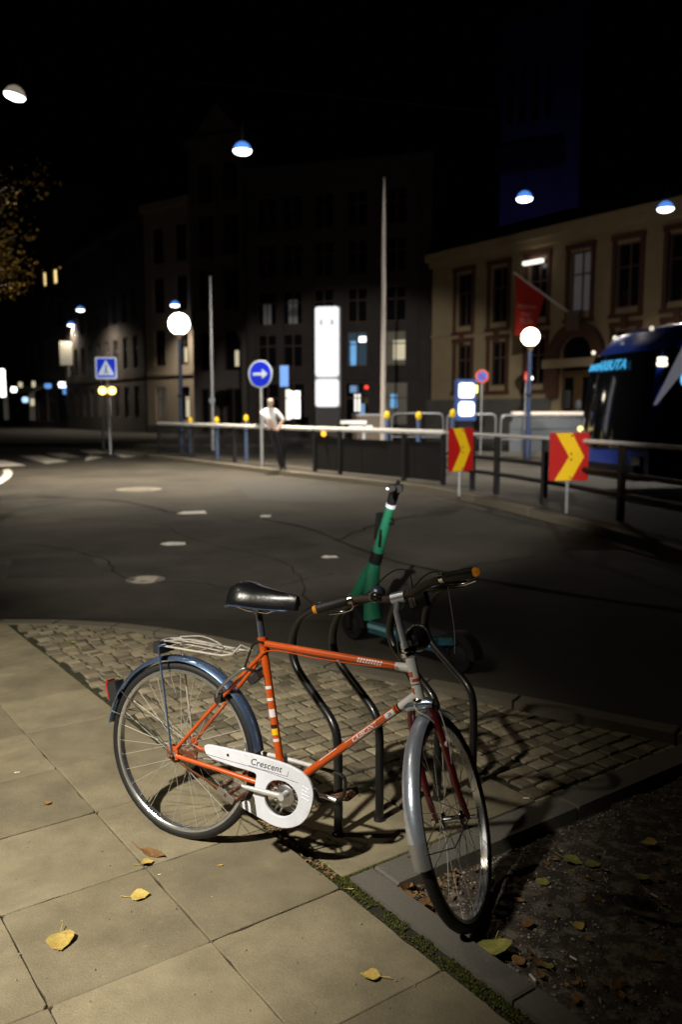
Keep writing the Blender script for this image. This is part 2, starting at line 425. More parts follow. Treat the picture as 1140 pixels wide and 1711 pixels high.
# setts
setts = []
row = 0; u = -4.6
while u < 1.52:
    du = .094 + rnd.uniform(-.005, .005)
    v = SV + .01 + rnd.uniform(0, .05)
    while v < 5.2:
        dv = rnd.choice((.088, .096, .104, .112)) + rnd.uniform(-.005, .005)
        g = .0075
        if not (u + du > 1.005 and v < 1.58 - .02) and v + dv > SV:
            c = [(u + g, v + g), (u + du - g, v + g), (u + du - g, v + dv - g), (u + g, v + dv - g)]
            c = [UV(a + rnd.uniform(-.006, .006), b + rnd.uniform(-.006, .006)) for a, b in c]
            poly = [Vector((p.x, p.y)) for p in c]; cl = clip_kerb(poly)
            if len(cl) >= 3:
                ce = sum(cl, Vector((0, 0))) / len(cl)
                ar = abs(sum(cl[k].x * cl[k - 1].y - cl[k].y * cl[k - 1].x for k in range(len(cl)))) / 2
                if ar > .0015 and ce.y > 2.2: setts.append((cl, ce))
        v += dv
    u += du
def sett_geo(m, poly, ce, off, zt):
    n = len(poly); h = rnd.uniform(.003, .006)
    V = [(p.x - off.x, p.y - off.y, zt - .03) for p in poly]
    V += [(p.x - off.x, p.y - off.y, zt - h) for p in poly]
    V += [((p.x * .91 + ce.x * .09) - off.x, (p.y * .91 + ce.y * .09) - off.y, zt + rnd.uniform(-.0015, .001)) for p in poly]
    F = []
    for i in range(n):
        j = (i + 1) % n; F += [(i, j, n + j, n + i), (n + i, n + j, 2 * n + j, 2 * n + i)]
    F.append(tuple(range(2 * n, 3 * n))); m.add(V, F)
def in_view(c):
    q = c.y; return q > 1 and abs(c.x / q) < .41
setts.sort(key=lambda s: (not in_view(s[1]) or s[1].x > .95 + .0 * s[1].y, s[1].y))
far = MB()
for k, (poly, ce) in enumerate(setts):
    zt = rnd.uniform(-.003, .003)
    if k < 290:
        m = MB(); sett_geo(m, poly, ce, ce, zt); part('sett', m, M_sett, pave, Matrix.Translation((ce.x, ce.y, 0)))
    else: sett_geo(far, poly, ce, Vector((0, 0)), zt)
fo = part('sett_field', far, M_sett2, pave); fo['kind'] = 'stuff'

# planting bed: kerb stones, soil, pebbles, moss
bedk = struct('bed_kerb', MB().add([UV(1.53, .563, -.06), UV(4.6, .563, -.06), UV(4.6, .655, -.06), UV(1.53, .655, -.06)], [(0, 1, 2, 3)]), M_joint)
def kstone(u0, u1, v0, v1, zt):
    q = [UV(u0, v0), UV(u1, v0), UV(u1, v1), UV(u0, v1)]; q = [Vector((p.x, p.y)) for p in q]
    m = MB(); ce = sum(q, Vector((0, 0))) / 4
    ins = [p + (ce - p).normalized() * .008 for p in q]
    V = [(p.x, p.y, -.16) for p in q] + [(p.x, p.y, zt - .006) for p in q] + [(p.x, p.y, zt) for p in ins]
    m.add(V, [(0, 1, 5, 4), (1, 2, 6, 5), (2, 3, 7, 6), (3, 0, 4, 7), (4, 5, 9, 8), (5, 6, 10, 9), (6, 7, 11, 10), (7, 4, 8, 11), (8, 9, 10, 11)])
    part('kerb_stone', m, M_granite, bedk)
uu = 1.535
for L_ in (.78, .95, .9, .9):
    kstone(uu, uu + L_ - .008, .565, .66, .008); uu += L_
vv = .675
for L_ in (.98, 1.0, 1.0, 1.0):
    kstone(1.535, 1.67, vv, vv + L_ - .01, .006); vv += L_
# soil sheet (uneven), bounded by the kerb
def soil_z(u, v):
    p = UV(u, v)
    d = min(u - 1.67, v - .66)
    base = -.042 + .02 * noise.noise(Vector((p.x * 3, p.y * 3, 0))) + .008 * noise.noise(Vector((p.x * 14, p.y * 14, 3))) + .004 * noise.noise(Vector((p.x * 40, p.y * 40, 5)))
    return base - .01 * max(0, 1 - d / .1)
mb = MB(); nu, nv = 150, 150; u0, u1, v0, v1 = 1.64, 4.4, .64, 4.2
V = []
for i in range(nu + 1):
    for j in range(nv + 1):
        a, b = (i / nu) ** 1.5, (j / nv) ** 1.5
        uu, vv = u0 + (u1 - u0) * a, v0 + (v1 - v0) * b
        V.append(UV(uu, vv, max(-.1, soil_z(uu, vv)) + .03 - .03))
mb.add(V, [(i * (nv + 1) + j, (i + 1) * (nv + 1) + j, (i + 1) * (nv + 1) + j + 1, i * (nv + 1) + j + 1) for i in range(nu) for j in range(nv)])
soil = struct('soil', mb, M_soil)
peb = MB()
for k in range(5200):
    a, b = rnd.random() ** 1.6, rnd.random() ** 1.3
    uu, vv = 1.69 + a * 1.9, .68 + b * 1.9
    r_ = rnd.choice((.002, .003, .003, .004, .005, .006, .009)) * rnd.uniform(.7, 1.2)
    c = UV(uu, vv, soil_z(uu, vv) + r_ * .4)
    q = [c + Vector((rnd.uniform(.6, 1.2) * r_ * x, rnd.uniform(.6, 1.2) * r_ * y, rnd.uniform(.4, .8) * r_ * z)) for x, y, z in ((1, 0, 0), (0, 1, 0), (-1, 0, 0), (0, -1, 0), (0, 0, 1), (0, 0, -1))]
    peb.add(q, [(0, 1, 4), (1, 2, 4), (2, 3, 4), (3, 0, 4), (1, 0, 5), (2, 1, 5), (3, 2, 5), (0, 3, 5)])
po = part('pebbles', peb, M_pebble); po['kind'] = 'stuff'; tag(po, 'small stones and grit strewn over the dark soil bed', 'gravel')
mo = MB()
def tuft(c, r_):
    for _ in range(5):
        a = rnd.uniform(0, 6.28); d = Vector((math.cos(a), math.sin(a), 0)); e = Vector((-d.y, d.x, 0)) * r_ * .5
        b0 = c + d * r_ * rnd.uniform(0, .6); mo.add([b0 - e, b0 + e, b0 + d * r_ * .5 + Vector((0, 0, r_ * rnd.uniform(.5, 1.4)))], [(0, 1, 2)])
for k in range(7000):
    t = rnd.random()
    if t < .55: p = UV(rnd.uniform(1.38, 3.4), rnd.gauss(.534, .016), -.006)
    elif t < .72: p = UV(rnd.gauss(1.525, .008), rnd.uniform(.53, 1.0) , -.008)
    elif t < .78: p = UV(rnd.uniform(1.53, 1.67), rnd.gauss(.667, .004), -.008)
    elif t < .9: p = UV(rnd.choice([i * SU for i in range(-4, 6)]) + rnd.gauss(0, .002), rnd.uniform(-2, .5), -.008)
    else: p = UV(rnd.uniform(-3, 1.4), rnd.gauss(.51, .008), -.008)
    if noise.noise(p * 9) > -.32: tuft(p, rnd.uniform(.0025, .0065))
mo_ = part('moss', mo, M_moss); mo_['kind'] = 'stuff'; tag(mo_, 'green moss growing in the joints beside the granite kerb', 'moss')
de = MB()
for k in range(420):
    t = rnd.random()
    if t < .4: p = UV(rnd.uniform(.95, 1.5), rnd.gauss(.527, .012), .0)
    elif t < .7: p = UV(rnd.gauss(1.01, .015), rnd.uniform(.6, 1.6), .0)
    else: p = UV(1.67 + abs(rnd.gauss(0, .05)), rnd.uniform(.66, .95), -.03)
    a = rnd.uniform(0, 6.28); l_ = rnd.uniform(.003, .012)
    d = Vector((math.cos(a), math.sin(a), rnd.uniform(-.3, .5))) * l_; e = Vector((-d.y, d.x, 0)) * .4
    de.add([p - d - e, p - d + e, p + d + e, p + d - e], [(0, 1, 2, 3)])
do = part('leaf_litter', de, M_debris); do['kind'] = 'stuff'; tag(do, 'crumbled brown leaf bits in the pavement joints', 'leaf litter')

# road markings, covers, patch
def flat(name, pts, z, m, kind='structure'):
    mb = MB(); mb.add([(p.x, p.y, z) for p in pts], [tuple(range(len(pts)))]); o = part(name, mb, m); o['kind'] = kind; return o
flat('road_patch', [pg(-200, 880, -.1), pg(120, 867, -.1), pg(320, 854, -.1), pg(480, 893, -.1), pg(640, 944, -.1), pg(760, 985, -.1), pg(620, 1040, -.1), pg(-200, 1030, -.1)], -.096, M_asphalt2)
cross = struct('crossing', MB().add([(p.x, p.y, -.096) for p in (pg(-120, 800, -.1), pg(30, 782, -.1), pg(180, 771, -.1), pg(258, 764, -.1), pg(235, 750, -.1), pg(120, 757, -.1), pg(-120, 765, -.1))], [tuple(range(7))]), mat('w_crossing_asphalt', (.042, .04, .036), .8, var=.2, scale=2))
for q in ([(-60, 784), (43, 778), (5, 769), (-80, 771)], [(78, 775), (114, 771), (66, 761), (30, 762)], [(100, 765), (135, 764), (105, 757), (75, 757.5)], [(142, 770.5), (172, 764), (150, 762), (143, 765)], [(205, 765), (243, 761), (215, 754), (182, 756)], [(150, 759), (182, 757.5), (160, 751.5), (132, 753)]):
    mb = MB(); mb.add([(*pg(x, y, -.1).xy, -.092) for x, y in q], [(0, 1, 2, 3)]); part('stripe', mb, M_paint, cross)
arc = smooth([pg(-14, 812, -.1), pg(6, 800, -.1), pg(13, 790, -.1), pg(6, 782, -.1)], 5)
mb = MB(); V = []
for p in arc: V += [(p.x - .12, p.y, -.096), (p.x + .12, p.y, -.096)]
mb.add(V, [(2 * i, 2 * i + 1, 2 * i + 3, 2 * i + 2) for i in range(len(arc) - 1)])
o = part('lane_line', mb, M_paint); o['kind'] = 'structure'
sm_ = smooth([pg(440, 868, -.1), pg(520, 885, -.1), pg(600, 918, -.1), pg(700, 948, -.1), pg(900, 985, -.1), pg(1200, 1030, -.1)], 6); V = []
for p in sm_: V += [(p.x, p.y - .05, -.0915), (p.x, p.y + .05 + .03 * math.sin(p.x * 7), -.0915)]
o = part('asphalt_seam', MB().add(V, [(2 * i, 2 * i + 2, 2 * i + 3, 2 * i + 1) for i in range(len(sm_) - 1)]), mat('w_tar', (.03, .026, .021), .95, var=.3, spec=.1)); o['kind'] = 'structure'
M_tar = MATS['w_tar']
def crack(pts, wd):
    P = smooth([pg(x, y, -.1) for x, y in pts], 7); V = []
    for k, p in enumerate(P):
        q = P[min(k + 1, len(P) - 1)] - P[max(0, k - 1)]; nn_ = Vector((-q.y, q.x, 0)).normalized() * wd * rnd.uniform(.5, 1.2); j = Vector((rnd.gauss(0, .02), rnd.gauss(0, .02), 0))
        V += [(p.x + j.x - nn_.x, p.y + j.y - nn_.y, -.091), (p.x + j.x + nn_.x, p.y + j.y + nn_.y, -.091)]
    o = part('asphalt_crack', MB().add(V, [(2 * i, 2 * i + 2, 2 * i + 3, 2 * i + 1) for i in range(len(P) - 1)]), M_tar); o['kind'] = 'structure'
crack([(-40, 905), (90, 915), (170, 935), (210, 968), (330, 975)], .012); crack([(330, 975), (420, 985), (560, 960)], .009)
crack([(120, 868), (250, 875), (330, 905), (470, 940), (520, 1010)], .01); crack([(60, 830), (200, 838), (300, 860)], .03)
crack([(700, 860), (620, 880), (560, 905)], .02); crack([(900, 930), (780, 950), (720, 1000)], .014)
flat('road_patch', [pg(380, 800, -.1), pg(560, 812, -.1), pg(590, 842, -.1), pg(420, 836, -.1)], -.0955, MATS['w_crossing_asphalt'])
flat('road_patch', [pg(20, 935, -.1), pg(150, 930, -.1), pg(175, 962, -.1), pg(10, 968, -.1)], -.0935, M_asphalt)
def cover(p, r_, label):
    t = thing('manhole_cover', label, 'manhole', (p.x, p.y, -.1), 0, 'covers set in the asphalt')
    part('rim', MB().lathe([(r_, .0), (r_, .008), (r_ * .88, .008), (r_ * .88, 0)], 28), M_iron, t)
    m = MB().lathe([(1e-4, .006), (r_ * .87, .006), (r_ * .87, 0)], 28)
    for k in range(6): m.box((0, (k - 2.5) * r_ * .24, .007), (r_ * 1.1, r_ * .09, .006))
    part('lid', m, M_iron, t)
cover(pg(243, 969, -.1), .2, 'small round iron cover in the asphalt near the bicycle saddle')
cover(pg(232, 818, -.1), .5, 'large round iron cover in the lit road before the crossing')
def scrap(p, pts, label):
    mb = MB(); h = [(x, y, .004) for x, y in pts]; n = len(pts)
    mb.add(h + [(x * 1.02, y * 1.02, 0) for x, y in pts], [tuple(range(n))] + [(i, (i + 1) % n, n + (i + 1) % n, n + i) for i in range(n)])
    o = part('road_mark', mb, M_paint, None, Matrix.Translation((p.x, p.y, -.0945))); o['kind'] = 'structure'
scrap(pg(290, 909, -.1), [(-.17, -.02), (-.06, -.14), (.17, -.08), (.13, .1), (-.08, .13)], '')
scrap(pg(551, 931, -.1), [(-.1, -.03), (-.03, -.08), (.02, -.04), (.1, -.05), (.07, .05), (.0, .04), (-.05, .08)], '')
scrap(pg(443, 863, -.1), [(-.08, -.1), (.08, -.1), (.1, .1), (-.06, .12)], '')
scrap(pg(318, 857, -.1), [(-.2, -.2), (.3, -.12), (.2, .25), (-.15, .1)], '')
scrap(pg(482, 1002, -.1), [(-.07, -.02), (.05, -.03), (.06, .02), (-.02, .03)], '')

# traffic island along the far side of the road
FEN = [(-9.5, 35.6), (-6.97, 32.0), (-3.8, 27.1), (-.80, 22.5), (.9, 20.3), (2.31, 18.3), (3.1, 16.2), (3.7, 14.0), (4.15, 12.2), (4.5, 10.4), (4.8, 8.0)]
mb = MB(); V = []; NF = len(FEN)
ins = []
for i, p in enumerate(FEN):
    a = Vector(FEN[max(0, i - 1)]); b = Vector(FEN[min(NF - 1, i + 1)]); t = (b - a).normalized(); ins.append(Vector((t.y, -t.x)))  # toward the road side? sign set below
side = [(-n_) if (-n_).dot(Vector((-1, -1))) > 0 else n_ for n_ in ins]
near = [Vector(p) + s * .42 for p, s in zip(FEN, side)]; farr = [Vector(p) - s * 1.6 for p, s in zip(FEN, side)]
for i in range(NF):
    V += [(near[i].x, near[i].y, -.12), (near[i].x, near[i].y, .02), (farr[i].x, farr[i].y, .02), (farr[i].x, farr[i].y, -.12)]
F = []
for i in range(NF - 1):
    for k in range(3): F.append((4 * i + k, 4 * i + k + 1, 4 * i + 5 + k, 4 * i + 4 + k))
F.append((0, 1, 2, 3)); mb.add(V, F); struct('traffic_island', mb, M_asphalt2)
ik = struct('island_kerb', MB().add([(p.x, p.y, -.099) for p in near[:2]] + [(near[0].x - .1, near[0].y, -.099)], [(0, 1, 2)]), M_kerb)
outer = [Vector(p) + s * .6 for p, s in zip(FEN, side)]
kerb_run([(p.x, p.y) for p in outer], [(p.x, p.y) for p in near], .03, -.12, 'kerb_stone', ik, .01)
# raised far platform strip and pale kerb line beyond the fence
mb = MB(); mb.box2((-30, 40.0, -.1), (14, 62, .05)); struct('far_pavement', mb, M_asphalt2, Matrix.Rotation(R(-4), 4, 'Z'))
mb = MB(); mb.box2((-7, 33.0, -.1), (9, 33.25, .06)); struct('tram_kerb', mb, M_granite, Matrix.Rotation(R(-14), 4, 'Z'))

# ================================================================== BICYCLE
bike = thing('bicycle', 'old orange bicycle with white chain guard leaning beside the black stands', 'bicycle', (-.6264, 3.0945, 0))
bike.rotation_euler = (R(-4), 0, R(-27.2))
WR = .345
M_spoke = mat('spoke_steel', (.6, .58, .54), .4, .5)
M_rim = mat('rim_steel', (.66, .67, .7), .25, .88, var=.12, scale=30)
spoke_me = MB().tube([(0, 0, 0), (0, 0, 1)], .0011, 5).mesh('spoke', M_spoke)
def wheel(parent, M, wide, hubm, rear):
    # rim (local: x forward, y axle, z up)
    RX = Matrix.Rotation(R(90), 4, 'X')
    rim = part('wheel', MB().lathe([(.303, -.012), (.303, .012), (.307, .0155), (.3155, .0150), (.3165, .0130), (.3095, .011), (.3095, -.011), (.3165, -.0130), (.3155, -.0150), (.307, -.0155)], 96, RX, True), M_rim, parent, M)
    prof = []
    for k in range(16):
        a = 2 * math.pi * k / 16; prof.append((.3275 + .0175 * math.cos(a), .0192 * math.sin(a)))
    ty = part('tyre', MB().lathe(prof, 96, RX, True), M_rubber, rim)
    st = part('tyre_stripe', MB().lathe([(.3275, -.0186), (.331, -.0188), (.333, -.0182)], 96, RX), M_blackm, ty) if False else None
    part('hub', MB().lathe([(1e-4, -.075), (.006, -.075), (.006, -.045), (.012, -.044), (.016, -.036), (.026, -.034), (.026, -.031), (.014, -.028), (.012, 0), (.014, .028), (.026, .031), (.026, .034), (.016, .036), (.012, .044), (.006, .045), (.006, .075), (1e-4, .075)], 20, RX), hubm, rim)
    NS = 32
    for k in range(NS):
        sd = 1 if k % 2 else -1; tw = 1 if (k // 2) % 2 else -1
        a = 2 * math.pi * k / NS + .05; ah = a + tw * R(62)
        h = Vector((.023 * math.cos(ah), sd * .032, .023 * math.sin(ah))); e = Vector((.300 * math.cos(a), sd * .004, .300 * math.sin(a)))
        link('spoke', spoke_me, rim, along(h, e))
    part('valve', MB().tube([(.307 * math.cos(4.1), 0, .307 * math.sin(4.1)), (.272 * math.cos(4.1), 0, .272 * math.sin(4.1))], [.0035, .002], 8), M_black, rim)
    return rim
def mudguard(parent, M, a0, a1, m, name='mudguard', hw=.029, rad=.371):
    N = 40; V = []; sec = []
    for k in range(9):
        t = -1 + 2 * k / 8; sec.append((hw * t, -.013 * t * t - .004 * t ** 6))
    seci = [(y * .97, d - .0016) for y, d in reversed(sec)]
    full = sec + seci; ns = len(full)
    for i in range(N + 1):
        a = R(a0 + (a1 - a0) * i / N)
        for y, d in full: V.append(((rad + d) * math.cos(a), y, (rad + d) * math.sin(a)))
    F = [(i * ns + k, i * ns + (k + 1) % ns, (i + 1) * ns + (k + 1) % ns, (i + 1) * ns + k) for i in range(N) for k in range(ns)]
    for b in (0, N * ns): F += [(b + k, b + k + 1, b + ns - 2 - k, b + ns - 1 - k) for k in range(8)]
    return part(name, MB().add(V, F), m, parent, M)
hub = Vector((0, 0, WR))
rw = wheel(bike, Matrix.Translation(hub), .035, M_rust, True)
rw['label'] = 'rear wheel with rusty hub'
mg = mudguard(bike, Matrix.Translation(hub), 10, 173, M_bluesheen)
mg['label'] = 'polished steel rear mudguard, blue sheen put into its colour'
for s in (-1, 1):   # stays of the rear mudguard
    part('stay', MB().tube([Vector((0, s * .062, 0)), Vector((-.15, s * .05, .09)), Vector((-.345, s * .027, .105))], .0021, 6), M_chrome, mg)
    part('stay', MB().tube([Vector((0, s * .062, 0)), Vector((-.16, s * .05, .13)), Vector((-.3, s * .027, .2))], .0021, 6), M_chrome, mg)
# frame
BB = Vector((.462, 0, .285)); SC = Vector((.352, 0, .815)); HT = Vector((.935, 0, .832)); HB_ = Vector((.976, 0, .69))
fm = MB()
fm.tube([BB, SC + (SC - BB).normalized() * .012], .0145, 16)
fm.tube([SC + Vector((.006, 0, -.008)), HT + Vector((.008, 0, -.035))], .0130, 16)
fm.tube([BB, HB_ + Vector((-.004, 0, .028))], .0145, 16)
fm.tube([BB - Vector((0, .036, 0)), BB + Vector((0, .036, 0))], .021, 18)
fm.tube([SC + (SC - BB).normalized() * -.012, SC + (SC - BB).normalized() * .016], .0175, 16)
for s in (-1, 1):
    fm.tube([Vector((.372, s * .012, .785)), Vector((.2, s * .042, .585)), Vector((.018, s * .062, .372))], [.0075, .0075, .0065], 12)
    fm.tube([Vector((.015, s * .062, .342)), Vector((.2, s * .052, .325)), Vector((.42, s * .022, .292))], [.0085, .0085, .011], 12)
    fm.box((.004, s * .062, .352), (.042, .005, .05))
fm.tube([Vector((.3, -.024, .318)), Vector((.3, .024, .318))], .006, 8)
fr = part('frame', fm, M_orange, bike)
def ringtube(p, q, r_, m, name='band', parent=None):
    return part(name, MB().tube([p, q], r_, 18), m, parent or fr)
# white head tube and lugs with orange flashes
ax = (HB_ - HT).normalized()
part('head_tube', MB().tube([HT - ax * .002, HT + ax * .045, HB_ - ax * .05, HB_ + ax * .004], [.0185, .0175, .0175, .0188], 18), M_white, fr)
tt0, tt1 = SC + Vector((.006, 0, -.008)), HT + Vector((.008, 0, -.035))
dt0, dt1 = BB, HB_ + Vector((-.004, 0, .028))
lp = lambda a, b, t: a + (b - a) * t
part('lug', MB().tube([lp(tt0, tt1, .90), lp(tt0, tt1, .93), tt1], [.0133, .0142, .0165], 18), M_white, fr)
part('lug', MB().tube([lp(dt0, dt1, .87), lp(dt0, dt1, .94), dt1], [.0149, .0155, .018], 18), M_white, fr)
ringtube(lp(dt0, dt1, .845), lp(dt0, dt1, .872), .0150, M_ink)
ringtube(lp(dt0, dt1, .852), lp(dt0, dt1, .861), .0152, M_orange)
def decal(a, b, r_, t0, t1, th0, th1, m, name='sticker', lift=.0004):
    """curved patch on a tube, facing the bike's right side"""
    d = (b - a).normalized(); out = Vector((0, -1, 0)); up = d.cross(out); up = up if up.z > 0 or (abs(up.z) < .1 and up.x < 0) else -up
    V = []; n_ = 6
    for t in (t0, t1):
        for k in range(n_ + 1):
            th = R(th0 + (th1 - th0) * k / n_); V.append(lp(a, b, t) + (out * math.cos(th) + up * math.sin(th)) * (r_ + lift))
    return part(name, MB().add(V, [(k, k + 1, n_ + 2 + k, n_ + 1 + k) for k in range(n_)]), m, fr)
# chequered flash on the top tube
for k in range(9):
    t = .66 + .018 * k
    decal(tt0, tt1, .0131, t, t + .011, -28 if k % 1 == 0 else 0, 6, M_white)
    decal(tt0, tt1, .0131, t + .004, t + .016, 18, 46, M_white)
    decal(tt0, tt1, .0131, t + .001, t + .009, -46, -34, M_ink)
# stickers on the seat tube
for a_, b_, m in ((.70, .60, M_white), (.68, .62, M_orange), (.575, .545, M_orange), (.545, .49, M_white), (.44, .415, M_ink), (.412, .37, M_signyel), (.345, .325, M_white)):
    decal(BB, SC, .0146, b_, a_, -60, 60, m, lift=.0004 + (.0003 if m is M_orange else 0))
# flashes on head tube
decal(HT, HB_, .0176, .30, .42, -70, 10, M_orange); decal(HT, HB_, .0176, .46, .53, -20, 75, M_orange); decal(HT, HB_, .0176, .66, .82, -80, -10, M_orange)
decal(HT, HB_, .0176, .58, .60, -50, 60, M_ink)
decal(dt0, dt1, .0146, .775, .835, -42, 42, M_white)
decal(dt0, dt1, .0146, .30, .43, 38, 50, M_white)
decal(dt0, dt1, .0146, .49, .765, 34, 42, M_white); decal(dt0, dt1, .0146, .49, .765, -42, -34, M_white)
def tube_text(a, b, r_, tm, txt, size, m, name='lettering', bold=0):
    me = text_mesh(txt, size, m, .0003, .2, 1.02, bold); d = (b - a).normalized(); out = Vector((0, -1, 0)); up = out.cross(d); up = up if up.z > 0 else -up
    c = lp(a, b, tm)
    for v in me.vertices:
        x, y, z = v.co; th = y / r_
        v.co = c + d * x + (out * math.cos(th) + up * math.sin(th)) * (r_ + .0006 + z)
    return link(name, me, fr)
tube_text(dt0, dt1, .0146, .625, 'CRESCENT', .0235, M_white, bold=.0007)
tube_text(dt0, dt1, .0150, .805, '28', .014, M_ink)
# saddle, seat post
part('seat_post', MB().tube([SC, SC + Vector((-.022, 0, .115))], .0125, 14), mat('post_steel', (.3, .38, .55), .25, .9), bike)
sm = MB(); rings = []
prof = [(.228, .05, .965, .028), (.236, .074, .977, .04), (.262, .088, .984, .045), (.298, .086, .984, .042), (.336, .07, .98, .036), (.375, .055, .977, .034), (.425, .037, .975, .03), (.47, .028, .976, .026), (.495, .02, .976, .02), (.503, .008, .975, .008)]
NS_ = 20
for x, wd, zc, hh in prof:
    for k in range(NS_):
        a = 2 * math.pi * k / NS_; ca, sa = math.cos(a), math.sin(a)
        z = zc + (hh * (sa if sa > 0 else sa * .95)) - (.03 * abs(ca) ** 3 if sa > -.1 else .03 * abs(ca) ** 3)
        sm.v.append((x, wd * math.copysign(abs(ca) ** .75, ca), z))
for i in range(len(prof) - 1):
    for k in range(NS_): sm.f.append([i * NS_ + k, i * NS_ + (k + 1) % NS_, (i + 1) * NS_ + (k + 1) % NS_, (i + 1) * NS_ + k]); sm.m.append(0)
sm.f.append(list(range(NS_))); sm.m.append(0); sm.f.append([(len(prof) - 1) * NS_ + k for k in range(NS_)]); sm.m.append(0)
sad = part('saddle', sm, M_leather, bike)
edge = [(x - .002, -wd - .002, zc - .034) for x, wd, zc, hh in prof[1:-2]]
edge2 = [(x, wd + .002, z) for (x, _, z), (_, wd, _, _) in zip(edge, prof[1:-2])]
part('trim', MB().tube(smooth(edge2[::-1] + [(.222, .045, .935), (.222, -.045, .935)] + edge, 3), .0028, 6), M_bluesheen, sad)
for s in (-1, 1): part('rail', MB().tube([(.24, s * .03, .94), (.3, s * .022, .925), (.38, s * .02, .925), (.45, s * .012, .955)], .0035, 8), M_chrome, sad)
part('clamp', MB().tube([(.335, -.028, .93), (.335, .028, .93)], .014, 12), M_alu, sad)
# carrier rack over the rear wheel
cr = part('carrier', MB().tube(smooth([(-.075, -.055, .755), (-.09, -.03, .765), (-.09, .03, .765), (-.05, .06, .765)], 4) + [Vector((.1, .06, .758)), Vector((.25, .055, .755))], .0042, 8).tube([(-.075, -.055, .755), (.1, -.06, .755), (.215, -.06, .755), (.26, -.058, .765), (.292, -.05, .802), (.325, -.03, .785), (.25, .055, .755)], .0042, 8), mat('carrier_wire', (.72, .68, .62), .35, .6, var=.2, scale=40), bike)
m_cw = cr.data.materials[0]
for x in (-.03, .04, .11, .18, .235): part('cross_wire', MB().tube([(x, -.06, .757), (x + .02, 0, .764), (x + .03, .06, .758)], .003, 6), m_cw, cr)
for y in (-.02, .02): part('cross_wire', MB().tube([(-.088, y, .766), (.08, y, .764), (.25, y, .757)], .003, 6), m_cw, cr)
part('spring_clip', MB().tube(smooth([(-.06, -.05, .772), (.06, -.035, .79), (.17, 0, .776), (.06, .035, .79), (-.06, .05, .772)], 5), .003, 6), m_cw, cr)
for s in (-1, 1): part('strut', MB().tube(smooth([(-.045, s * .06, .764), (-.066, s * .066, .756), (-.07, s * .068, .735), (-.045, s * .068, .6), (.0, s * .068, .352)], 5), .0045, 8), M_bluesheen if s < 0 else m_cw, cr)
part('clip_block', MB().box((-.085, -.02, .745), (.03, .09, .045)), M_blackm, cr)
part('bracket', MB().tube([(.297, -.03, .715), (.327, -.03, .80), (.345, -.022, .818), (.365, -.018, .815)], .0045, 8), M_black, cr)
# tail light on the rear mudguard
tl = part('tail_light', MB().box((-.338, 0, .525), (.045, .05, .082), Matrix.Rotation(R(-14), 3, 'Y')), M_blackm, bike)
part('lens', MB().box((-.366, 0, .53), (.014, .044, .074), Matrix.Rotation(R(-14), 3, 'Y')), M_redlens, tl)
# ring lock on the seat stays
rl = part('ring_lock', MB().tube(smooth([(.195, -.055, .598), (.205, -.06, .625), (.25, -.066, .672), (.30, -.062, .712), (.322, -.05, .718), (.33, 0, .70), (.322, .05, .7)], 5), .0065, 10), M_alu, bike)
part('lock_body', MB().box((.345, -.03, .685), (.05, .035, .026), Matrix.Rotation(R(-40), 3, 'Y')), M_blackm, rl)
part('lock_body', MB().box((.20, -.045, .592), (.03, .03, .03)), M_blackm, rl)
# chain guard
g_out = [(.151, .414), (.239, .4155), (.339, .4155), (.43, .413), (.513, .406), (.569, .392), (.603, .367), (.619, .332), (.617, .293), (.602, .243), (.572, .206), (.525, .182), (.47, .176), (.392, .197), (.319, .216), (.319, .225), (.335, .234), (.362, .246), (.375, .263), (.386, .325), (.389, .345), (.38, .354), (.355, .3565), (.288, .359), (.168, .372)]
g_hole = [(.452, .342), (.49, .349), (.52, .345), (.553, .323), (.566, .29), (.555, .254), (.528, .224), (.494, .211), (.456, .216), (.429, .238), (.419, .272), (.427, .315)]
GP = Matrix.Translation((0, -.066, 0)) @ Matrix.Rotation(R(90), 4, 'X')
g_me = curve2d('chain_guard', [chaikin(g_out, 2, .2), chaikin(g_hole, 2)], .004, .0025, M_guard)
cg = link('chain_guard', g_me, bike, GP)
part('lip', MB().tube([Vector((x, z - .0, .0)) for x, z in chaikin(g_hole, 2)], .0032, 6, closed=True), M_guard, cg)
me = text_mesh('Crescent', .034, M_ink, .0003, .25, 1.05)
link('lettering', me, cg, Matrix.Translation((.425, .3885, .0072)) @ Matrix.Rotation(R(-2.2), 4, 'Z'))
ln = MB()
for (x0, y0), (x1, y1) in (((.352, .374), (.515, .366)), ((.515, .366), (.521, .386)), ((.165, .380), (.42, .368)), ((.42, .368), (.56, .352))):
    ln.tube([(x0, y0, .0066), (x1, y1, .0066)], .0009, 4)
part('pinstripe', ln, M_ink, cg)
rb = MB()
for k in range(4): rb.tube([(.578 - .002 * k, .344 - .013 * k, .006), (.605, .336 - .013 * k, .006)], .0022, 6)
part('rib', rb, M_guard, cg)
part('screw', MB().lathe([(.005, 0), (.005, .003), (1e-4, .0035)], 12, Matrix.Translation((.262, .396, .0065))), M_rust, cg)
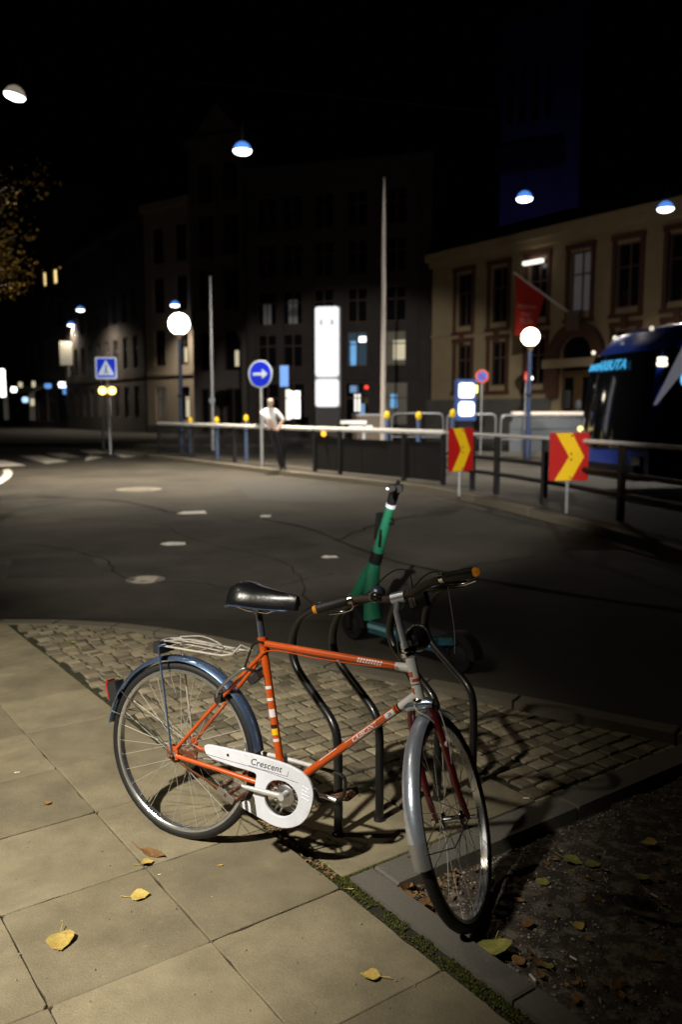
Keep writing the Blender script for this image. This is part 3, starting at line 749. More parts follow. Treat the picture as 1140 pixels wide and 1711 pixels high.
# crankset
CW = Vector((.497, -.045, .288)); CX = CW
RXc = Matrix.Rotation(R(90), 4, 'X')
cs = part('chainring', MB().lathe([(.081, -.0015), (.081, .0015), (.088, .0015), (.088, -.0015)], 44, RXc, True), M_alu, bike, Matrix.Translation(CX))
for k in range(5):
    a = R(72 * k + 20); part('arm', MB().tube([(.02 * math.cos(a - .3), 0, .02 * math.sin(a - .3)), (.083 * math.cos(a), 0, .083 * math.sin(a))], .004, 8), M_alu, cs)
    part('arm', MB().tube([(.02 * math.cos(a + .6), 0, .02 * math.sin(a + .6)), (.083 * math.cos(a + .25), 0, .083 * math.sin(a + .25))], .004, 8), M_alu, cs)
part('disc', MB().lathe([(1e-4, .012), (.03, .012), (.038, .008), (.04, 0), (1e-4, 0)], 32, Matrix.Rotation(R(90), 4, 'X')), M_alu, cs)
def crank(p0, p1, pedalc, name_l, sgn):
    c = part('crank', MB().tube([p0, p1], [.0105, .008], 12).tube([p0 + Vector((0, sgn * .012, 0)), p0 - Vector((0, sgn * .03, 0))], .0125, 14), mat('crank_white' + str(sgn), (.72, .72, .74), .3, .5, var=.1, scale=20), bike)
    pd = part('pedal', MB().tube([p1, p1 + Vector((0, sgn * .1, 0))], .007, 10), M_rust, bike)
    pm = Matrix.Rotation(R(28 if sgn < 0 else -20), 3, 'Y')
    for dx in (-.036, .036):
        off = pm @ Vector((dx, 0, 0)); part('cage', MB().box(p1 + Vector((0, sgn * .055, 0)) + off, (.014 if sgn > 0 else .008, .085, .026), pm), M_rust, pd)
    for yy in (.018, .098): part('cage', MB().box(p1 + Vector((0, sgn * yy, 0)), (.076, .004, .022), pm), M_alu if sgn < 0 else M_rust, pd)
    if sgn > 0: part('block', MB().box(p1 + Vector((0, sgn * .055, 0)), (.06, .07, .022), pm), M_rust, pd)
    return c
crank(Vector((.505, -.085, .297)), Vector((.333, -.088, .299)), None, '', -1)
crank(Vector((.48, .05, .28)), Vector((.645, .06, .262)), None, '', 1)
part('chain', MB().tube([(.02, -.048, .313), (.25, -.047, .236), (.47, -.046, .203)], .0045, 6, flat=.7).tube([(.02, -.048, .378), (.47, -.046, .372)], .0045, 6, flat=.7), M_rust, bike)
part('sprocket', MB().lathe([(.014, -.003), (.036, -.002), (.036, .002), (.014, .003)], 18, Matrix.Translation((0, -.048, WR)) @ RXc, True), M_rust, bike)
for s in (-1, 1): part('axle_nut', MB().lathe([(1e-4, .02), (.006, .02), (.006, .012), (.012, .012), (.012, 0), (.02, -.002), (.02, -.006)], 6, Matrix.Translation((0, s * .068, WR)) @ Matrix.Rotation(R(90 if s < 0 else -90), 4, 'X')), M_rust, bike)
part('gear_bracket', MB().box((.06, -.055, .365), (.1, .008, .03), Matrix.Rotation(R(8), 3, 'Y')), M_rust, bike)
part('brake_arm', MB().tube([(.02, .07, .34), (.2, .068, .318)], .006, 6, flat=.5), M_rust, bike)

# ---- steered front end: x = rolling direction, y = left, z = up the steering axis
al, ph = R(17.5), R(94)
hb = Vector((.976, 0, .675)); dn = Vector((math.sin(al), 0, -math.cos(al))); fw = Vector((math.cos(al), 0, math.sin(al)))
f2 = fw * math.cos(ph) + Vector((0, 1, 0)) * math.sin(ph); l2 = Vector((0, 1, 0)) * math.cos(ph) - fw * math.sin(ph)
FM = basis(hb, f2, l2, -dn)
wc = Vector((.045, 0, -.393))
fw_ = wheel(bike, FM @ Matrix.Translation(wc) @ Matrix.Rotation(R(37), 4, 'Y'), .03, M_chrome, False)
fw_['label'] = 'front wheel turned across the frame'
fmg = mudguard(bike, FM @ Matrix.Translation(wc), 48, 172, M_mudchrome, hw=.029, rad=.368)
fmg['label'] = 'shiny front mudguard'
flap = mudguard(fmg, Matrix.Identity(4), 171.6, 184, mat('flap_grey', (.42, .42, .43), .45, .6, var=.1, scale=10), 'flap', .0292, .3682)
for s in (-1, 1): part('stay', MB().tube([Vector((0, s * .058, 0)), Vector((-.18, s * .052, -.03)), Vector((-.362, s * .03, .02))], .0021, 6), M_chrome, fmg)
ff = MB()
for s in (-1, 1):
    ff.tube(smooth([(0, s * .03, .0), (.0, s * .044, -.06), (.002, s * .052, -.2), (.012, s * .054, -.3), (.03, s * .056, -.36), (.045, s * .056, -.395)], 5), [.0135] * 6 + [.0125] * 8 + [.0105] * 6 + [.0085] * 6, 12)
fk = part('fork', ff, M_darkred, bike, FM)
part('crown', MB().tube([(0, -.048, .0), (0, -.03, .006), (0, .03, .006), (0, .048, .0)], [.017, .02, .02, .017], 14), mat('crown_steel', (.42, .5, .62), .25, .9), fk)
part('axle', MB().tube([(.045, -.078, -.393), (.045, .078, -.393)], .0045, 8).tube([(.045, -.088, -.393), (.045, -.066, -.393)], .008, 8).tube([(.045, .062, -.393), (.045, .075, -.393)], .009, 6), M_chrome, fk)
for pr_ in ([(.019, .012), (.022, .016), (.022, .024), (.018, .03)], [(.018, .166), (.021, .17), (.0215, .182), (.016, .186), (.016, .196), (.013, .2)]):
    part('headset', MB().lathe(pr_, 20), M_chrome, bike, FM)
# stem and handlebar
part('stem', MB().tube([(0, 0, .19), (0, 0, .32), (.01, -.012, .362)], [.0115, .0115, .0125], 16).tube([(.012, -.038, .366), (.012, .010, .366)], .019, 16).tube([(0, 0, .195), (0, 0, .215)], .0145, 16), mat('stem_chrome', (.6, .66, .78), .32, .75), bike, FM)
bar_pts = [(.012, 0, .366), (.014, .05, .37), (.012, .1, .384), (.004, .17, .395), (-.012, .225, .398), (-.026, .275, .393)]
BS = Vector((0, -.014, 0))
full = [Vector((x, -y, z)) + BS for x, y, z in reversed(bar_pts)] + [Vector(p) + BS for p in bar_pts[1:]]
hbr = part('handlebar', MB().tube(smooth(full, 5), .0125, 14), M_wrap, bike, FM)
for s in (-1, 1):
    pin = Vector((-.002, s * .18, .396)) + BS; pe = Vector((-.03, s * .288, .392)) + BS
    part('grip', MB().tube([pin, lp(pin, pe, .1), lp(pin, pe, .5), lp(pin, pe, .95), pe], [.016, .0175, .0165, .018, .0165], 16), M_blackm, hbr)
    part('reflector', MB().tube([pe, pe + (pe - pin).normalized() * .013], [.0155, .0125], 12), M_amber, hbr)
    part('lever_clamp', MB().tube([lp(pin, pe, -.16), lp(pin, pe, -.02)], .0165, 14), M_chrome, hbr)
    lv = smooth([lp(pin, pe, -.1) + Vector((.01, 0, -.012)), pin + Vector((.03, 0, -.03)), lp(pin, pe, .4) + Vector((.05, 0, -.035)), lp(pin, pe, .85) + Vector((.05, 0, -.028))], 4)
    part('brake_lever', MB().tube(lv, .005, 8, flat=.6), M_chrome, hbr)
be = part('bell', MB().ball((0, 0, 0), .028, 18, 10, (1, 1, .8)), mat('bell_steel', (.2, .24, .32), .3, .8), bike, FM @ Matrix.Translation((.03, .062, .398)))
part('bell_button', MB().lathe([(1e-4, .006), (.008, .006), (.0095, .0), (.017, .0), (.019, .004), (.019, -.012)], 20, Matrix.Translation((-.035, .0, -.012)) @ Matrix.Rotation(R(-90), 4, 'Y')), M_chrome, be)
bx = part('battery_box', MB().box((.085, -.05, .338), (.045, .075, .05)), M_blackm, bike, FM)
part('label_plate', MB().box((.0615, -.035, .338), (.002, .012, .036)).box((.0615, -.048, .338), (.002, .006, .03)), M_alu, bx)
LP = FM @ Matrix.Translation((.085, -.012, .212)) @ Matrix.Rotation(R(90), 4, 'Y')
hl = part('headlamp', MB().lathe([(1e-4, -.045), (.02, -.04), (.034, -.022), (.041, .0), (.043, .018)], 28), M_black, bike, LP)
part('rim', MB().lathe([(.0435, .012), (.047, .016), (.047, .026), (.043, .03), (.041, .026)], 28), M_rim, hl)
part('lens', MB().lathe([(1e-4, .034), (.03, .03), (.042, .024)], 28), M_glass, hl)
link('lettering', text_mesh('ENGLIS', .013, M_alu, .0004), hl, Matrix.Translation((.012, -.0, -.0415)) @ Matrix.Rotation(R(180), 4, 'X') @ Matrix.Rotation(R(90), 4, 'Z'))
part('bracket', MB().tube([(.012, 0, .2), (.04, -.006, .18), (.06, -.012, .185), (.075, -.012, .2)], .011, 8, flat=.6), M_rust, hl if False else bike, FM)
# brake caliper on the fork's outer side, cables
cal = part('brake_caliper', MB().tube([(.028, -.02, .0), (.04, -.048, -.03), (.036, -.04, -.075)], .006, 8).tube([(.028, .02, .0), (.04, .048, -.03), (.036, .03, -.075)], .006, 8).tube([(.0, 0, .0), (.045, 0, .0)], .006, 8), M_alu, bike, FM)
part('brake_pad', MB().box((.038, -.026, -.072), (.05, .012, .014)), M_blackm, cal)
part('brake_pad', MB().box((.038, .026, -.072), (.05, .012, .014)), M_blackm, cal)
def fcable(pts, m=M_cable, r_=.0024): return part('cable', MB().tube(smooth(pts, 6), r_, 6), m, bike, FM)
fcable([(.0, .19, .385), (.06, .12, .40), (.10, .02, .455), (.1, -.04, .44), (.09, -.04, .36), (.09, -.02, .27), (.08, -.015, .19)])
fcable([(.02, -.19, .38), (.09, -.14, .42), (.12, -.06, .40), (.09, .03, .30), (.06, .05, .20), (.045, .035, .1), (.04, .0, .01)])
fcable([(.02, -.19, .38), (.06, -.175, .34), (.05, -.165, .22), (.07, -.14, .14)], M_cablew, .0015)
fcable([(.03, -.02, .02), (.02, -.055, -.03), (.005, -.066, -.13), (-.005, -.06, -.2)], M_cablew, .002)
fcable([(-.018, .012, .01), (-.03, 0, -.01), (-.022, -.03, -.04), (.01, -.05, -.09)], M_cablew, .0025)
part('cable_clip', MB().tube([(.0, -.064, -.135), (.0, -.04, -.135)], .011, 10), M_cablew, fk)
part('cable', MB().tube(smooth([(.9, -.022, .8), (.8, -.018, .79), (.6, -.016, .787), (.4, -.016, .79), (.34, -.02, .74)], 6), .0022, 6), M_orange, bike)

# cable lock lying behind the chain guard
lkm = MB().tube([bike.matrix_basis @ Vector(p) for p in ((.27, .03, .386), (.43, .034, .385), (.575, .036, .377))], .0085, 10)
lk = part('cable_lock', lkm, mat('lock_sleeve', (.55, .55, .55), .5, var=.25, scale=60)); tag(lk, 'grey plastic sleeved cable lock threaded through the orange bicycle frame', 'bicycle lock')
part('cable_end', MB().tube(smooth([bike.matrix_basis @ Vector(p) for p in ((.575, .036, .377), (.66, .04, .37), (.685, .045, .35), (.682, .05, .3), (.66, .06, .27), (.62, .06, .25), (.58, .05, .25), (.565, .04, .29))], 5), .0065, 8), M_cable, lk)

# ================================================================== BICYCLE STANDS
def stand(vl, vr, label):
    t = thing('bicycle_stand', label, 'bicycle stand', UV(1.26, (vl + vr) / 2), 0, 'black tube bicycle stands')
    prof = [(1.26, -.03), (1.26, .2), (1.255, .37), (1.22, .445), (1.12, .505), (1.02, .56), (.955, .61), (.93, .675), (.95, .755), (1.01, .825), (1.1, .875), (1.17, .9)]
    c = t.location; vm = (vl + vr) / 2
    pts = [UV(u_, vl, z_) - c for u_, z_ in prof] + [UV(1.225, vl + (vr - vl) * .2, .915) - c, UV(1.25, vm, .92) - c, UV(1.225, vr - (vr - vl) * .2, .915) - c] + [UV(u_, vr, z_) - c for u_, z_ in reversed(prof)]
    part('tube', MB().tube(smooth(pts, 4), .0175, 14), M_black, t)
    for v_ in (vl, vr): part('foot', MB().lathe([(.024, -.01), (.024, .008), (.018, .012)], 16, Matrix.Translation(UV(1.26, v_) - c)), M_black, t)
stand(.71, .915, 'black curved tube stand nearest the chain guard, rising behind the handlebar')
stand(1.23, 1.44, 'black curved tube stand right of the front wheel, mostly in shade')

# ================================================================== SCOOTER
sa_, sb_ = Vector((.10, 6.30, -.1)), Vector((.80, 5.47, -.1))
dx = (sa_ - sb_).normalized()                 # forward
sc = thing('electric_scooter', 'green electric scooter parked on the road behind the bicycle stands', 'scooter', sb_, math.atan2(dx.y, dx.x))
WB = (sa_ - sb_).length
def small_wheel(x, name='wheel'):
    RXm = Matrix.Translation((x, 0, .12)) @ Matrix.Rotation(R(90), 4, 'X')
    t = part(name, MB().lathe([(.075, -.03), (.11, -.03), (.12, -.015), (.12, .015), (.11, .03), (.075, .03)], 32, RXm, True), M_rubber, sc)
    part('hub', MB().lathe([(1e-4, -.035), (.04, -.035), (.076, -.02), (.076, .02), (.04, .035), (1e-4, .035)], 24, RXm), M_blackm, t)
small_wheel(0); small_wheel(WB)
dk = part('deck', MB().box((WB * .44, 0, .17), (WB * .62, .19, .09)).box((WB * .10, 0, .2), (.2, .12, .05), Matrix.Rotation(R(12), 3, 'Y')), M_teal, sc)
part('deck_mat', MB().box((WB * .44, 0, .2185), (WB * .58, .17, .006)), M_blackm, dk)
part('side_mark', MB().box((WB * .62, .0962, .178), (.3, .002, .03)), M_signwhite if False else mat('deck_print', (.25, .5, .6), .4), dk)
part('reflector', MB().box((.16, .097, .17), (.09, .004, .03)), mat('blue_reflector_glow', (.2, .4, .9), .3, emit=(.2, .4, 1), es=.5), dk)  # reflector emission stands in for returned light
fn = MB(); V = []
for i in range(17):
    a = R(20 + 160 * i / 16)
    for y, dr in ((-.05, -.05), (-.045, 0), (.045, 0), (.05, -.05), (.046, -.05), (.041, -.004), (-.041, -.004), (-.046, -.05)): V.append(((.165 + dr) * math.cos(a), y, .12 + (.165 + dr) * math.sin(a)))
fn.add(V, [(i * 8 + k, i * 8 + (k + 1) % 8, i * 8 + 8 + (k + 1) % 8, i * 8 + 8 + k) for i in range(16) for k in range(8)])
part('mudguard', fn, M_blackm, sc); part('mudguard', fn, M_blackm, sc, Matrix.Translation((WB, 0, 0)))
S0 = Vector((WB - .1, 0, .22)); S1 = Vector((WB - .23, 0, .62)); S2 = Vector((WB - .45, 0, 1.2))
st = part('stem', MB().tube([Vector((WB - .22, 0, .2)), Vector((WB - .2, 0, .36)), lp(S1, S2, -.1), lp(S1, S2, .08), lp(S1, S2, .75)], [.075, .06, .055, .043, .034], 18), M_green, sc)
part('neck', MB().tube([Vector((WB + .0, 0, .30)), Vector((WB - .09, 0, .44)), lp(S1, S2, .02)], [.05, .05, .045], 16), M_green, sc)
part('fork', MB().box((WB, .055, .2), (.05, .02, .2)).box((WB, -.055, .2), (.05, .02, .2)).tube([(WB, -.06, .3), (WB, .06, .3)], .05, 14), M_blackm, sc)
part('collar', MB().tube([lp(S1, S2, .02), lp(S1, S2, .17)], .047, 18), M_blackm, st)
part('ring', MB().tube([lp(S1, S2, .755), lp(S1, S2, .80)], .036, 18), M_reflect, st)
part('column_top', MB().tube([lp(S1, S2, .80), lp(S1, S2, 1.0)], [.034, .04], 18), M_blackm, st)
part('phone_holder', MB().box(lp(S1, S2, .5) + Vector((.052, .0, 0)), (.035, .07, .2), Matrix.Rotation(R(-8), 3, 'Y')), M_blackm, st)
part('hook', MB().lathe([(.018, -.006), (.03, -.006), (.03, .006), (.018, .006)], 18, Matrix.Translation(lp(S1, S2, .58) + Vector((-.05, 0, 0))) @ Matrix.Rotation(R(90), 4, 'X'), True), M_blackm, st)
part('side_plate', MB().box(lp(S1, S2, .36) + Vector((-.02, .034, 0)), (.02, .012, .13), Matrix.Rotation(R(-8), 3, 'Y')), M_blackm, st)
part('handlebar', MB().tube([Vector((0, -.24, .02)), Vector((0, 0, 0)), Vector((0, .24, .02))], .017, 12).box((0, 0, 0), (.1, .12, .05)), M_blackm, sc, Matrix.Translation(S2) @ Matrix.Rotation(R(42), 4, 'Z'))
part('front_light', MB().box(S2 + Vector((.0, .08, -.0)), (.02, .004, .012)), M_glow, sc)

# ================================================================== FENCES ON THE ISLAND
def fpt(t):
    """point along the fence, t measured in metres from the first point"""
    for a, b in zip(FEN[:-1], FEN[1:]):
        a, b = Vector(a), Vector(b); L_ = (b - a).length
        if t <= L_: return a + (b - a) * (t / L_), (b - a).normalized()
        t -= L_
    return Vector(FEN[-1]), (Vector(FEN[-1]) - Vector(FEN[-2])).normalized()
def fence_s(pxx):
    s_ = 0; best = None
    while s_ < 40:
        p, _ = fpt(s_); q = 570 + 1400 * p.x / p.y
        if best is None or abs(q - pxx) < best[0]: best = (abs(q - pxx), s_)
        s_ += .05
    return best[1]
RH = 1.17
def fence(name, label, x0, x1, posts, style, rail_m):
    a, b = fence_s(x0), fence_s(x1); c, _ = fpt(a)
    t = thing(name, label, 'fence', (c.x, c.y, .02)); off = Vector((c.x, c.y, .02))
    n = max(2, int((b - a) / .5)); pts = []
    for i in range(n + 1):
        p, d = fpt(a + (b - a) * i / n); pts.append(Vector((p.x, p.y, RH)) - off)
    part('top_rail', MB().tube(pts, (.06 if rail_m is M_rail else .035), 10, flat=1), rail_m, t)
    for q in posts:
        p, d = fpt(fence_s(q)); part('post', MB().box((p.x - off.x, p.y - off.y, .57), (.09, .09, 1.12), Matrix.Rotation(math.atan2(d.y, d.x), 3, 'Z')), M_blackm, t)
    if style == 'bars':
        part('lower_rail', MB().tube([p - Vector((0, 0, RH - .16)) + Vector((0, 0, .0)) for p in pts], .015, 6), M_blackm, t)
        part('lower_rail', MB().tube([p - Vector((0, 0, .12)) for p in pts], .015, 6), M_blackm, t)
        bm_ = MB(); k = a
        while k < b:
            p, d = fpt(k); p3 = Vector((p.x, p.y, 0)) - off; bm_.tube([(p3.x, p3.y, .13), (p3.x, p3.y, 1.06)], .008, 4); k += .11
        o = part('bars', bm_, M_blackm, t); o['kind'] = 'stuff'
    elif style == 'panels':
        k = a
        while k < b - .3:
            p, d = fpt(k + .5); part('panel', MB().box((p.x - off.x, p.y - off.y, .5), (.98, .03, .85), Matrix.Rotation(math.atan2(d.y, d.x), 3, 'Z')), MATS.get('panel_black') or mat('panel_black', (.004, .004, .0045), .7), t); k += 1.0
    else:
        for h in (.72, .42): part('guard_rail', MB().tube([p - Vector((0, 0, RH - h)) for p in pts], .04, 8), MATS['panel_black'], t)
    return t
fence('railing', 'black barred railing with pale top rail, left of the lit white pylon', 265, 524, [266, 322, 392, 474], 'bars', M_rail)
fence('panel_fence', 'closed black panel fence with pale top rail right of the lit pylon', 526, 742, [527, 568, 676, 741], 'panels', M_rail)
fence('guard_fence', 'black guard rail with thin pale top rail behind the red chevron boards', 748, 1240, [790, 832, 912, 1042], 'rails', MATS.get('rail_pale') or mat('rail_pale', (.75, .74, .74), .4))
# chevron boards
def chevron(xc, y0, y1, wd, yb, Y, yaw, label):
    base = px(xc, yb, Y); z0 = px(xc, y1, Y).z; z1 = px(xc, y0, Y).z; h = z1 - z0
    t = thing('chevron_board', label, 'road sign', (base.x, Y, 0.0), yaw, 'red and yellow chevron boards')
    part('board', MB().box((0, 0, (z0 + z1) / 2), (wd, .03, h)), M_signred, t)
    zc = (z0 + z1) / 2; w_ = wd * .42
    poly = [(-.36 * wd, h * .495), (.06 * wd, h * .495), (.38 * wd, 0), (.06 * wd, -h * .495), (-.36 * wd, -h * .495), (-.0 * wd, 0)]
    part('chevron', MB().prism(poly, .004, Matrix.Translation((0, -.016, zc)) @ Matrix.Rotation(R(90), 4, 'X')), M_signyel, t)
    for zz in (.44, .06, -.06, -.44): part('bolt', MB().lathe([(.016, 0), (.016, .006), (1e-4, .007)], 8, Matrix.Translation((.05 * wd + .0, -.0205, zc + zz * h)) @ Matrix.Rotation(R(90), 4, 'X')), M_ink, t)
    part('post', MB().tube([(0, .03, 0.0), (0, .03, z1 - .05)], .028, 10), M_galv, t)
chevron(769, 715, 787, .6, 834, 16.2, R(32), 'smaller red board with yellow chevron beside the black panel fence')
chevron(948, 723, 803, .64, 858, 13.3, R(6), 'larger red board with yellow chevron on the guard rail, nearest the bus')
# orange reflector on the pylon base fence
o = part('marker_light', MB().ball((0, 0, 0), .07, 10, 8, (1, .5, 1)), M_orangelight, None, Matrix.Translation(px(541, 725, 22.0))); tag(o, 'round orange marker light below the rail at the pylon foot', 'marker light')

# information pylon
py = px(547, 790, 23.2); t = thing('pylon', 'tall white lit information pylon with rounded face behind the railing', 'pylon', (py.x, 23.2, .02), R(-8))
def zpx(y, Y): return px(570, y, Y).z - .02
za, zb, zc_, zd = zpx(680, 23.2), zpx(633, 23.2), zpx(630, 23.2), zpx(512, 23.2)
part('base', MB().box((0, .16, za / 2), (.66, .3, za)), M_blackm, t)
part('housing', MB().box((0, .19, (za + zd) / 2), (.68, .32, zd - za)), mat('pylon_side', (.25, .25, .27), .4, emit=(.5, .5, .5), es=.01), t)
def rrect(x0, x1, y0, y1, r_, n=5):
    pts = []
    for cx, cy, a in ((x1 - r_, y1 - r_, 0), (x0 + r_, y1 - r_, 90), (x0 + r_, y0 + r_, 180), (x1 - r_, y0 + r_, 270)):
        for k in range(n + 1): th = R(a + 90 * k / n); pts.append((cx + r_ * math.cos(th), cy + r_ * math.sin(th)))
    return pts
VX = Matrix.Translation((0, .028, 0)) @ Matrix.Rotation(R(90), 4, 'X')
f1 = part('panel', MB().prism(rrect(-.33, .33, za, zb, .1), .03, VX), M_pyl, t); f2_ = part('panel', MB().prism(rrect(-.33, .33, zc_, zd, .1), .03, VX), M_pyl, t)
for x in (-.16, .14): part('mark', MB().box((x, -.0055, zd - .42), (.035, .004, .13)), mat('mark_grey%d' % (x * 10), (.08, .08, .09), .5), f2_)

# person at the railing
pb = px(472, 783, 23.0)
def person():
    fx, fy = -.02, -.28
    vs_ = {'pel': (-.22, 0, 1.02), 'wai': (-.26, .0, 1.2), 'che': (-.33, .02, 1.42), 'nk': (-.31, .02, 1.6), 'hd': (-.29, .0, 1.7), 'hd2': (-.28, -.01, 1.84),
           'hl': (-.31, 0, .97), 'kl': (-.14, -.06, .52), 'al': (-.04, .02, .09), 'tl': (-.03, -.14, .04),
           'hr': (-.13, 0, .97), 'kr': (-.05, -.02, .53), 'ar': (.05, .04, .09), 'tr': (.08, -.12, .04),
           'sl': (-.52, .02, 1.46), 'el': (-.5, .1, 1.17), 'wl': (-.36, .22, 1.08), 'fl': (-.3, .27, 1.07),
           'sr': (-.15, .02, 1.5), 'er': (.04, -.06, 1.28), 'wr': (-.07, -.14, 1.08), 'fr': (-.11, -.15, 1.0)}
    rad = {'pel': (.16, .12), 'wai': (.16, .115), 'che': (.19, .13), 'nk': (.06, .06), 'hd': (.085, .095), 'hd2': (.075, .085), 'hl': .095, 'kl': .062, 'al': .042, 'tl': .036, 'hr': .095, 'kr': .062, 'ar': .042, 'tr': .036,
           'sl': .075, 'el': .052, 'wl': .034, 'fl': .04, 'sr': .075, 'er': .052, 'wr': .034, 'fr': .04}
    ed = [('pel', 'wai'), ('wai', 'che'), ('che', 'nk'), ('nk', 'hd'), ('hd', 'hd2'), ('pel', 'hl'), ('hl', 'kl'), ('kl', 'al'), ('al', 'tl'), ('pel', 'hr'), ('hr', 'kr'), ('kr', 'ar'), ('ar', 'tr'), ('che', 'sl'), ('sl', 'el'), ('el', 'wl'), ('wl', 'fl'), ('che', 'sr'), ('sr', 'er'), ('er', 'wr'), ('wr', 'fr')]
    ks = list(vs_); me = bpy.data.meshes.new('body'); me.from_pydata([vs_[k] for k in ks], [(ks.index(a), ks.index(b)) for a, b in ed], [])
    o = bpy.data.objects.new('body', me); C.objects.link(o)
    m1 = o.modifiers.new('skin', 'SKIN'); 
    if not me.skin_vertices: 
        bm = bmesh.new(); bm.from_mesh(me); bm.verts.layers.skin.verify(); bm.to_mesh(me); bm.free()
    for i, k in enumerate(ks):
        r_ = rad[k]; me.skin_vertices[0].data[i].radius = r_ if isinstance(r_, tuple) else (r_, r_)
        me.skin_vertices[0].data[i].use_root = (k == 'pel')
    m2 = o.modifiers.new('sub', 'SUBSURF'); m2.levels = 2; m2.render_levels = 2
    dg = bpy.context.evaluated_depsgraph_get(); out = bpy.data.meshes.new_from_object(o.evaluated_get(dg)); bpy.data.objects.remove(o)
    out.materials.clear()
    for m in (M_shirt, M_trouser, M_skin, M_hair): out.materials.append(m)
    for p in out.polygons:
        c = p.center; i = 0
        if c.z > 1.60: i = 2
        if c.z > 1.60 and (c.z > 1.80 or c.y < -.03): i = 3 if c.z > 1.78 or c.y < -.05 else 2
        if c.z < 1.05: i = 1
        if c.z < 1.3 and (c.x > -.02 or c.y < -.115) and c.z > .95: i = 2
        if c.z < 1.16 and c.y > .15: i = 2
        p.material_index = i
    out.shade_smooth(); return out
pm_ = person(); pm_.name = 'person'
po_ = link('person', pm_, None, Matrix.Translation((pb.x, 23.0, .02)) @ Matrix.Scale(1.07, 4)); tag(po_, 'person in white shirt and dark trousers leaning on the railing', 'person')

# keep-right sign behind the person
def round_sign(name, label, c, r_, pole_to, faces, yaw, pole_m=M_galv, group=None, pr=.035):
    t = thing(name, label, 'road sign', (c.x, c.y, pole_to), yaw, group); z = c.z - pole_to
    part('post', MB().tube([(0, .04, 0), (0, .04, z + r_ * .6)], pr, 12), pole_m, t)
    k = 0
    for rr, m in faces:
        part('plate' if k == 0 else 'face', MB().lathe([(1e-4, .004), (rr, .004), (rr, -.004 if k else -.02), (1e-4, -.004 if k else -.02)], 36, Matrix.Translation((0, -.006 * k, z)) @ Matrix.Rotation(R(90), 4, 'X')), m, t); k += 1
    return t, z
c = px(435, 625, 24.6)
t, z = round_sign('direction_sign', 'round blue sign with white arrow above the leaning person', c, .4, .02, [(.4, M_signwhite), (.355, M_signblue)], R(-25), M_galv, None, .05)
part('arrow', MB().prism([(-.24, -.04), (.06, -.04), (.06, -.14), (.25, 0), (.06, .14), (.06, .04), (-.24, .04)], .004, Matrix.Translation((0, -.0105, z)) @ Matrix.Rotation(R(90), 4, 'X')), M_signwhite, t)
# pedestrian crossing sign
c = px(181, 615, 33.4)
t = thing('pedestrian_sign', 'square blue pedestrian crossing sign with two yellow beacons on a grey post', 'road sign', (px(184, 755, 33.4).x, 33.4, -.09)); z = c.z + .09
part('post', MB().tube([(0, .05, 0), (-.05, .05, z + .3)], .065, 12), M_galv, t)
M_lw = mat('ped_white_glow', (.7, .75, .8), .4, emit=(.75, .85, 1), es=.55); M_lb = mat('ped_blue_glow', (.01, .03, .5), .4, emit=(.015, .05, .75), es=.5)  # glow added to the sign faces to brighten them
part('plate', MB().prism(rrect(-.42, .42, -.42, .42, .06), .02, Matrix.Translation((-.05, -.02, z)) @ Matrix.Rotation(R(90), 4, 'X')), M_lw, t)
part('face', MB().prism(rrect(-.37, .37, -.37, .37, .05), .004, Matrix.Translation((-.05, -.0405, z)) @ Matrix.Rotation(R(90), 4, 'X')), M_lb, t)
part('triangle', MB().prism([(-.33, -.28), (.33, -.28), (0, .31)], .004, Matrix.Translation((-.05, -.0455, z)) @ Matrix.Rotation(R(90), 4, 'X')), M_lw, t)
wm = Matrix.Translation((-.05, -.0505, z)) @ Matrix.Rotation(R(90), 4, 'X')
part('walking_figure', MB().prism([(-.03, .06), (.03, .06), (.03, .12), (-.03, .12)], .003, wm).prism([(-.035, -.06), (.03, -.06), (.035, .05), (-.03, .05)], .003, wm).prism([(-.03, -.065), (-.1, -.24), (-.06, -.25), (.01, -.065)], .003, wm).prism([(-.01, -.066), (.06, -.25), (.1, -.24), (.03, -.066)], .003, wm), M_ink, t)
for x in (-.2, .19): part('beacon', MB().ball((x - .02, -.06, z - .88), .15, 14, 10, (1, .5, 1)), M_amberlight, t)
part('beacon_box', MB().box((-.02, -.02, z - 1.08), (.16, .1, .14)), mat('beacon_orange', (.5, .2, .04), .5), t)
# back of a second sign behind it
c = px(157, 620, 38); t = thing('sign_back', 'thin grey post with plain sign plate behind the pedestrian crossing sign', 'road sign', (px(172, 735, 38).x, 38, -.09))
part('post', MB().tube([(0, 0, 0), (0, 0, c.z + .4)], .06, 10), M_galv, t); part('plate', MB().box((-.35, .03, c.z + .1), (.6, .03, .5)), M_galv, t)

# globe lamps
def globe(c, base_y, r_, label, arm=None):
    t = thing('globe_lamp', label, 'street lamp', (c.x, c.y, base_y), 0, 'globe street lamps'); z = c.z - base_y
    part('globe', MB().ball((0, 0, z), r_, 24, 16), M_globe, t)
    part('collar', MB().lathe([(.07, z - r_ - .18), (.13, z - r_ - .02), (.15, z - r_ * .93)], 18), mat('lamp_collar', (.4, .28, .18), .4, .5), t)
    part('post', MB().tube([(0, 0, 0), (0, 0, 1.0), (0, 0, 1.05), (0, 0, z - r_ - .15)], [.13, .12, .09, .07], 14), mat('post_blueblack', (.03, .05, .12), .4), t)
    part('band', MB().lathe([(.09, 2.2), (.12, 2.23), (.12, 2.3), (.09, 2.33)], 16), M_blackm, t)
globe(px(299, 541, 32.5), -.05, .40, 'bright globe lamp on dark post above the railing at left')
globe(px(887, 563, 30.0), -.05, .31, 'bright globe lamp in front of the red flag')
